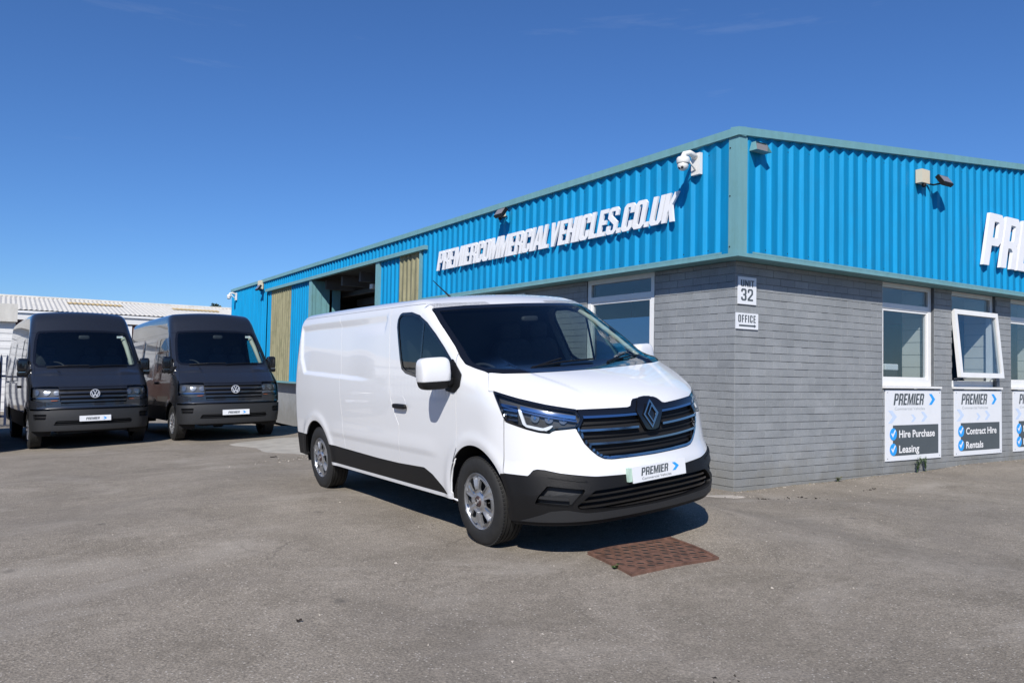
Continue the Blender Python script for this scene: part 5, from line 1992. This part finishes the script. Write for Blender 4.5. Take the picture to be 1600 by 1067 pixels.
# ------------------------------------------------------------------ cameras and floodlights
def dome_camera(loc, label, flip=1):
    t = empty('security_camera', loc)
    tag(t, label, 'camera', 'white dome cameras on the long fascia')
    box('wall_plate', (-.05, -.075, -.14), (0, .075, .14), MT['camwhite'], t)
    a = MB()
    a.tube([(-.03, 0, .09), (-.16, 0, .13), (-.25, 0, .10), (-.27, 0, .04)], [.042, .036, .034, .045], 12)
    a.tube([(-.03, 0, -.10), (-.20, 0, .06)], .012, 6)
    a.obj('arm', MT['camwhite'], t, smooth=True)
    b_ = MB()
    b_.lathe([(.0, .055), (.075, .05), (.085, .03), (.085, -.02), (.078, -.03)], 'z', 28, (-.27, 0, 0))
    b_.F = [f[::-1] for f in b_.F]
    o = b_.obj('housing', MT['camwhite'], t)
    autosmooth(o)
    V, F = superbox((-.275, 0, -.055), (.07, .07, .07), 1.0, 24, 16)
    h = mesh_obj('ball', V, F, MT['camwhite'], t, smooth=True)
    for dy in (-.024, .024):
        V, F = superbox((-.325, dy - .015, -.092), (.018, .017, .018), 1.0, 12, 8)
        mesh_obj('lens', V, F, MT['glossblack'], t, smooth=True)
    return t
dome_camera((E_ - .001, .40, 4.13), 'white dome camera on a bracket beside the corner trim above the lettering')
dome_camera((E_ - .001, 24.3, 4.10), 'white dome camera at the far end of the long blue wall')

def floodlight(loc, face, label, box_below=False, tilt=35, lit=False, sensor=None, sz=.135):
    t = empty('floodlight', loc)
    tag(t, label, 'floodlight', 'black floodlights on the fascia')
    rotz = Matrix.Rotation(0 if face == 'R' else R(-90), 4, 'Z')
    t.matrix_world = Matrix.Translation(loc) @ rotz
    # local: -y is outward
    hd = MB()
    mxh = Matrix.Translation((.10, -.20, 0)) @ Matrix.Rotation(R(-tilt), 4, 'X')
    hd.box((-sz, -.03, -sz * .62), (sz, .03, sz * .62), mxh)
    o = hd.obj('lamp_head', MT['blackplastic'], t)
    gl = MB()
    gl.box((-sz + .02, -.037, -sz * .62 + .02), (sz - .02, -.031, sz * .62 - .02), mxh)
    gl.obj('lamp_glass', MT['lampglass'], t)
    br = MB()
    br.tube([(.0, 0, -.02), (-.02, -.10, -.06), (.10, -.17, -.03)], .014, 6)
    br.obj('bracket', MT['blackplastic'], t)
    if sensor:
        box('junction_box', sensor[0], sensor[1], MT['beige'], t)
        Vs, Fs = superbox(((sensor[0][0] + sensor[1][0]) / 2, -.07, sensor[0][2] - .03), (.035, .035, .035), 1, 12, 8)
        mesh_obj('sensor', Vs, Fs, MT['blackplastic'], t, smooth=True)
    return t
floodlight((E_ + .0, 5.0, 4.20), 'L', 'black floodlight above the middle of the web address lettering', sensor=((-.20, -.06, -.02), (-.05, 0, .12)))
floodlight((3.95, E_, 4.40), 'R', 'black floodlight with beige sensor box on the gable fascia', sensor=((-.33, -.10, -.06), (-.12, 0, .14)))
floodlight((E_ + .0, 20.6, 4.12), 'L', 'black floodlight under the capping near the far end of the long wall', sensor=((-.30, -.12, -.02), (-.02, 0, .28)), sz=.16)
t = empty('wall_lamp', (.06, E_, 4.25))
tag(t, 'teal wedge-shaped wall lamp tucked under the capping beside the corner trim', 'lamp')
w_ = MB()
V = [(-.14, 0, -.06), (.14, 0, -.06), (.10, 0, .055), (-.10, 0, .055), (-.14, -.12, -.06), (.14, -.12, -.06), (.10, -.07, .055), (-.10, -.07, .055)]
w_.add(V, [(0, 1, 5, 4), (0, 4, 7, 3), (1, 2, 6, 5), (3, 7, 6, 2)])
w_.obj('housing', MT['teal'], t)
box('lamp_glass', (-.10, -.085, -.05), (.10, -.03, .03), MT['lampglass'], t)

# printer standing on the office sill
t = empty('desk_printer', (3.98, .42, 1.30))
tag(t, 'white desk printer just inside the first office window', 'printer')
bevel_box('body', (-.20, -.12, 0), (.16, .12, .14), .015, MT['upvc'], t)
bevel_box('scanner', (-.20, -.12, .24), (.15, .12, .34), .015, MT['upvc'], t)
box('paper_bay', (-.19, -.11, .14), (.13, .11, .24), MT['cabin'], t)
box('desk', (3.3, .26, 1.24), (4.5, 1.4, 1.295), MT['innerdark'], BLD)

# ------------------------------------------------------------------ manhole cover
def gpt(x, y, dz=0):
    return Vector((x, y, float(gz(x, y)) + dz))
t = empty('drain_cover', gpt(-3.85, -2.63))
tag(t, 'rusty square cast-iron drain cover with rows of round studs set in the asphalt', 'drain cover')
c0, c1, c2, c3 = (-4.268, -2.890), (-3.479, -2.891), (-3.430, -2.378), (-4.205, -2.366)
def bil(u, v, dz):
    x = (1 - u) * (1 - v) * c0[0] + u * (1 - v) * c1[0] + u * v * c2[0] + (1 - u) * v * c3[0]
    y = (1 - u) * (1 - v) * c0[1] + u * (1 - v) * c1[1] + u * v * c2[1] + (1 - u) * v * c3[1]
    p = gpt(x, y, dz) - t.location
    return (p.x, p.y, p.z)
n = 12
fr = MB()
V = [bil(i / n, j / n, .012) for i in range(n + 1) for j in range(n + 1)]
F = [(i * (n + 1) + j, (i + 1) * (n + 1) + j, (i + 1) * (n + 1) + j + 1, i * (n + 1) + j + 1) for i in range(n) for j in range(n)]
mesh_obj('plate', V, F, MT['rust'], t)
def strip(u0, v0, u1, v1, z0, z1, m, name):
    mb = MB()
    k = 10
    for q in range(k):
        a, b_ = q / k, (q + 1) / k
        if abs(u1 - u0) > abs(v1 - v0):
            P = [(u0 + (u1 - u0) * a, v0), (u0 + (u1 - u0) * b_, v0), (u0 + (u1 - u0) * b_, v1), (u0 + (u1 - u0) * a, v1)]
        else:
            P = [(u0, v0 + (v1 - v0) * a), (u1, v0 + (v1 - v0) * a), (u1, v0 + (v1 - v0) * b_), (u0, v0 + (v1 - v0) * b_)]
        V = [bil(*p, z0) for p in P] + [bil(*p, z1) for p in P]
        mb.add(V, [(4, 5, 6, 7), (0, 1, 5, 4), (1, 2, 6, 5), (2, 3, 7, 6), (3, 0, 4, 7)])
    return mb.obj(name, m, t)
for a in ((-.015, -.02, 1.015, .012), (-.015, .988, 1.015, 1.02), (-.015, .012, .012, .988), (.988, .012, 1.015, .988)):
    strip(*a, -.03, .021, MT['rust'], 'frame')
gm = MB()
for i in range(9):
    for j in range(7):
        u, v = (i + .75 + (.25 if j % 2 else -.25)) / 9.5, (j + .75) / 7.5
        if (i, j) in ((8, 6), (0, 0)) or (abs(u - .52) < .07 and abs(v - .5) < .08):
            continue
        p = Vector(bil(u, v, .0145))
        ring = [(p.x + math.cos(a) * .027, p.y + math.sin(a) * .027, p.z) for a in np.linspace(0, 2 * math.pi, 10, endpoint=False)]
        gm.add([tuple(p)] + ring, [(0, k + 1, (k + 1) % 10 + 1) for k in range(10)])
for i in range(len(gm.V)):
    pass
gm.obj('studs', MT['darkhole'], t)['kind'] = 'stuff'
rm = MB()
for i in range(9):
    for j in range(7):
        u, v = (i + .75 + (.25 if j % 2 else -.25)) / 9.5, (j + .75) / 7.5
        if (i, j) in ((8, 6), (0, 0)) or (abs(u - .52) < .07 and abs(v - .5) < .08):
            continue
        p = Vector(bil(u, v, .0))
        rm.lathe([(.027, .0125), (.028, .0165), (.032, .0165), (.034, .0125)], 'z', 10, (p.x, p.y, p.z))
rm.F = [f[::-1] for f in rm.F]
rm.obj('stud_rims', MT['rust'], t)['kind'] = 'stuff'

# ------------------------------------------------------------------ plants, debris
def weed(name, x, y, h, nleaf, label, m=None, spread=.07):
    t = empty(name, gpt(x, y))
    tag(t, label, 'plant')
    st = MB()
    lf = MB()
    for s_ in range(5):
        a = random.uniform(0, 6.28)
        tip = Vector((math.cos(a) * spread, math.sin(a) * spread * .6 - .02, h * random.uniform(.6, 1)))
        st.tube([(0, 0, 0), tip * .5 + Vector((0, 0, h * .1)), tip], .003, 5)
        for k in range(nleaf):
            q = random.uniform(.25, 1)
            p = tip * q + Vector((0, 0, h * .1 * (1 - q)))
            b = random.uniform(0, 6.28)
            d = Vector((math.cos(b), math.sin(b), random.uniform(-.2, .6))).normalized() * random.uniform(.018, .04)
            w2 = d.cross(Vector((0, 0, 1))).normalized() * d.length * .35
            lf.add([p, p + d * .5 + w2, p + d, p + d * .5 - w2], [(0, 1, 2, 3)])
    st.obj('stem', MT['leaf'], t)
    lf.obj('leaves', m or MT['leaf'], t)['kind'] = 'stuff'
weed('weed', 4.02, -.06, .27, 26, 'taller green weed growing at the wall foot under the first board')
weed('weed', 4.27, -.06, .24, 22, 'shorter green weed at the wall foot, right of its taller twin')
weed('weed', 2.05, -.05, .07, 10, 'tiny dry grass tuft at the foot of the brick wall', MT['drygrass'], .05)
weed('weed', -4.262, -2.70, .022, 5, 'tiny bright green weed at the left edge of the drain cover', None, .018)

def blob(name, x, y, r, m, label=None, cat=None, n=26, asp=1.0, h=.012, kind=None, rot=0.0, dz=.004, amp=.35):
    """low irregular patch hugging the ground"""
    ph = [random.uniform(0, 6.28) for _ in range(5)]
    rings = 6
    V = [gpt(x, y, dz + h)]
    F = []
    for i in range(1, rings + 1):
        for k in range(n):
            a = 2 * math.pi * k / n
            rr = r * (1 + amp * (.5 * math.sin(2 * a + ph[0]) + .35 * math.sin(5 * a + ph[1]) + .25 * math.sin(9 * a + ph[2]))) * i / rings
            u, v = rr * math.cos(a), rr * math.sin(a) * asp
            xx, yy = x + u * math.cos(rot) - v * math.sin(rot), y + u * math.sin(rot) + v * math.cos(rot)
            edge = 1 - (i / rings) ** 3
            V.append(gpt(xx, yy, dz * (1 if i < rings else -2) + h * edge * random.uniform(.7, 1)))
    for k in range(n):
        F.append((0, 1 + k, 1 + (k + 1) % n))
    for i in range(rings - 1):
        for k in range(n):
            a, b_ = 1 + i * n + k, 1 + i * n + (k + 1) % n
            F.append((a, a + n, b_ + n, b_))
    o = mesh_obj(name, V, F, m, smooth=True)
    tag(o, label, cat, kind=kind)
    return o
blob('concrete_apron', -2.3, 7.4, 1.75, MT['concrete'], kind='structure', asp=1.5, h=.012, n=48, amp=.25)
blob('broken_asphalt_edge', -.55, -.28, .42, MT['rubble'], kind='structure', asp=.35, h=.015, n=40, rot=-.15)
# loose grit and crumbs
def grit(name, cx, cy, rx_, ry_, cnt, smin_, smax_, m, rot=0.0):
    mb = MB()
    for _ in range(cnt):
        u, v = random.gauss(0, rx_), random.gauss(0, ry_)
        x, y = cx + u * math.cos(rot) - v * math.sin(rot), cy + u * math.sin(rot) + v * math.cos(rot)
        s_ = random.uniform(smin_, smax_)
        p = gpt(x, y, s_ * .3)
        V = [p + Vector((random.uniform(-1, 1), random.uniform(-1, 1), random.uniform(-.6, .6))) * s_ for _ in range(4)]
        mb.add(V, [(0, 1, 2), (0, 2, 3), (0, 3, 1), (1, 3, 2)])
    o = mb.obj(name, m)
    o['kind'] = 'stuff'
    return o
grit('pale_grit', -2.0, -3.0, 3.5, 1.6, 420, .004, .011, MT['rubble'])
grit('pale_grit', 2.4, -1.0, 2.6, .8, 260, .005, .013, MT['rubble'])
grit('pale_grit', -5.5, -1.5, 2.5, 3.5, 320, .004, .011, MT['rubble'])
grit('rubble', -.55, -.25, .35, .07, 60, .008, .022, MT['rubble'], -.2)
grit('rubble', -3.6, 5.3, .5, .10, 90, .012, .03, MT['rubble'], .5)
grit('dark_crumbs', -.05, -.75, .28, .08, 40, .010, .024, MT['darkhole'], -.3)
grit('dark_crumbs', 1.75, -.75, .12, .03, 22, .010, .02, MT['darkhole'], .2)
grit('dark_crumbs', -4.97, -4.34, .06, .03, 8, .008, .014, MT['darkhole'], .2)
grit('wall_foot_grit', 4.5, -.06, 4.5, .03, 420, .005, .014, MT['rubble'])
grit('wall_foot_moss', 3.2, -.035, 3.5, .015, 260, .006, .016, MT['drygrass'])
# curled dead leaves and a twig
def leaf_litter(x, y, s_, label):
    p = gpt(x, y, .006)
    V = []
    for i in range(7):
        a = i / 6 * 2.4
        for k in (0, 1):
            V.append(p + Vector((math.cos(a) * s_, math.sin(a) * s_ * (.6 + .3 * k), .012 * k + .004 * math.sin(3 * a))))
    F = [(2 * i, 2 * i + 2, 2 * i + 3, 2 * i + 1) for i in range(6)]
    o = mesh_obj('dead_leaf', V, F, MT['darkhole'])
    tag(o, label, 'leaf')
leaf_litter(-6.404, -2.69, .016, 'small curled dark leaf lying on the open asphalt in the foreground')
leaf_litter(-4.185, 5.44, .06, 'thin dark curled scrap on the asphalt beyond the rear wheel of the white van')

# ------------------------------------------------------------------ background: white-roofed building, fence, trees
bb = empty('low_workshop', (-4, 34, -.6))
tag(bb, 'long low workshop with weathered white corrugated roof behind the dark vans', 'building')
def wz(z):
    return z + .6
def roofsheet(name, x0, x1, y0, z0, y1, z1, m, step=.20, amp=.018, parent=bb):
    n = int((x1 - x0) / step * 4)
    V = []
    for i in range(n + 1):
        x = x0 + (x1 - x0) * i / n
        o = amp * math.sin(2 * math.pi * x / step)
        V += [(x + 4, y0 - 34, wz(z0) + o), (x + 4, y1 - 34, wz(z1) + o)]
    F = [(2 * i, 2 * i + 2, 2 * i + 3, 2 * i + 1) for i in range(n)]
    return mesh_obj(name, V, F, m, parent)
roofsheet('roof', -24, 16, 34, 3.75, 40, 4.74, MT['roofsheet'])
roofsheet('roof', -24, 16, 46, 3.75, 40.01, 4.74, MT['roofsheet'])
roofsheet('rooflight', -5.15, -2.65, 37.5, 4.36, 38.3, 4.49, MT['rooflight'])
roofsheet('rooflight', -.25, 2.1, 37.5, 4.36, 38.3, 4.49, MT['rooflight'])
roofsheet('rooflight', -12.5, -9.8, 37.5, 4.36, 38.3, 4.49, MT['rooflight'])
box('ridge_cap', (-20, 5.85, wz(4.72)), (20, 6.15, wz(4.80)), MT['roofsheet'], bb)
box('wall', (-20, .15, -.5), (20, .3, wz(3.70)), MT['redbrick'], bb)
box('eaves_band', (-20, .02, wz(3.30)), (20, .149, wz(3.68)), MT['whitewall'], bb)
box('gutter', (-20, -.06, wz(3.60)), (20, .019, wz(3.70)), MT['upvc'], bb)
box('window_frame', (.55, .10, wz(1.3)), (1.35, .148, wz(3.25)), MT['upvc'], bb)
for x0 in (-19.0, -13.5, -8.0):
    sh_ = MB()
    k = 0
    z = 0
    while z < 3.9 - .01:
        sh_.box((x0, .05 + (.012 if k % 2 else 0), z), (x0 + 4.6, .14, z + .119))
        z += .12
        k += 1
    sh_.obj('roller_shutter', MT['whitewall'], bb)['kind'] = 'stuff'
# nearer white unit on the left, with a grey fascia board
wu = empty('white_unit', (-15.5, 30, -.6))
tag(wu, 'white ribbed metal unit with pale grey fascia at the left picture edge', 'building')
wr_ = MB()
z = 0
k = 0
while z < 3.55:
    wr_.box((-8, -.0 - (.02 if k % 2 else 0), z), (8.15, .2, z + .1495))
    z += .15
    k += 1
wr_.obj('ribbed_wall', MT['whitewall'], wu)['kind'] = 'stuff'
box('fascia', (-8, -.25, 3.60), (8.2, .2, 4.30), MT['roofsheet'], wu)
box('side_wall', (-8, .21, 0), (8.0, 8, 4.1), MT['whitewall'], wu)

# palisade fence
pf = empty('palisade_fence', (-13, 21.2, -.6))
tag(pf, 'dark blue steel palisade fence behind the parked dark vans', 'fence')
for k in range(2):
    box('rail', (-9, .0, .35 + 1.2 * k), (7.4, .05, .42 + 1.2 * k), MT['fence'], pf)
pal = MB()
pal.box((-.034, -.035, 0), (.034, -.006, 2.0))
pal.add([(-.034, -.035, 2.0), (.034, -.035, 2.0), (0, -.03, 2.12), (0, -.006, 2.12)], [(0, 1, 2), (0, 2, 3), (1, 3, 2)])
me = None
for k in range(104):
    if me is None:
        o = pal.obj('pale', MT['fence'], pf)
        me = o.data
    else:
        o = link('pale', me, None, pf)
    o.location = (-8.9 + k * .157, 0, .12)

# trees: trunk, limbs and a crown of small leaf faces
def tree(x, y, h, cr, label, group, zb=-.7, nl=900, trunk_r=.16, ls=.22):
    t = empty('tree', (x, y, zb))
    tag(t, label, 'tree', group)
    tm = MB()
    tm.tube([(0, 0, 0), (.1, .05, h * .35), (-.05, .1, h * .7)], [trunk_r, trunk_r * .7, trunk_r * .3], 8)
    cl = []
    for k in range(9):
        a = k * 2.4 + random.random()
        r_ = cr * random.uniform(.35, .8)
        c = Vector((math.cos(a) * r_, math.sin(a) * r_, h * random.uniform(.5, .92)))
        cl.append((c, cr * random.uniform(.28, .5)))
        tm.tube([(0, .05, h * .35), c * .6 + Vector((0, 0, h * .15)), c], [trunk_r * .4, trunk_r * .2, .02], 5)
    tm.obj('trunk', MT['bark'], t)
    lf = MB()
    for _ in range(nl):
        c, rr_ = random.choice(cl)
        d = Vector((random.gauss(0, 1), random.gauss(0, 1), random.gauss(0, .8))).normalized() * rr_ * random.random() ** .4
        p = c + d
        a1 = Vector((random.gauss(0, 1), random.gauss(0, 1), random.gauss(0, 1))).normalized() * ls * random.uniform(.6, 1.3)
        b1 = a1.orthogonal().normalized() * ls * .6
        lf.add([p - a1, p + b1, p + a1, p - b1], [(0, 1, 2, 3)])
    lf.obj('crown', MT['darkleaf'], t)['kind'] = 'stuff'
tree(6.35, 60, 7.3, 1.3, 'small dark tree top peeping over the white roof beside the blue wall', 'tree tops over the white roof', nl=3200, ls=.13)
tree(4.2, 60, 6.9, 1.2, 'faint low tree top over the white roof, left of the darker one', 'tree tops over the white roof', nl=2600, ls=.13)
# surroundings behind the camera, seen only in the glass and paint
def tree_line():
    mb = MB()
    for k in range(15):
        a = R(152 + k * 11)
        x, y = -6 + 46 * math.sin(a) + random.uniform(-3, 3), -6 + 46 * math.cos(a) + random.uniform(-3, 3)
        h = random.uniform(6, 9)
        mb.tube([(x, y, -.7), (x, y, h * .6)], [.2, .1], 6)
        for _ in range(420):
            d = Vector((random.gauss(0, 1), random.gauss(0, 1), random.gauss(0, 1))).normalized() * random.random() ** .4
            p = Vector((x, y, h * .62)) + Vector((d.x * 3.2, d.y * 3.2, d.z * h * .36))
            a1 = Vector((random.gauss(0, 1), random.gauss(0, 1), random.gauss(0, 1))).normalized() * random.uniform(.25, .6)
            b1 = a1.orthogonal() * .6
            mb.add([p - a1, p + b1, p + a1, p - b1], [(0, 1, 2, 3)])
    mb.obj('tree_line', MT['darkleaf'])['kind'] = 'stuff'
tree_line()
hb_ = empty('grey_shed', (-2, -42, -.6))
tag(hb_, 'long low grey shed on the far side of the yard behind the camera', 'building')
box('wall', (-24, -3, 0), (22, 3, 3.2), MT['roofsheet'], hb_)
box('roof', (-24.3, -3.3, 3.201), (22.3, 3.3, 3.5), MT['innerdark'], hb_)
sw_ = empty('boundary_wall', (-24, 6, -.6))
tag(sw_, 'pale rendered boundary wall along the left side of the yard', 'wall')
box('render', (-.15, -22, 0), (.15, 18, 2.6), MT['whitewall'], sw_)
box('coping', (-.2, -22.05, 2.601), (.2, 18.05, 2.70), MT['concrete'], sw_)
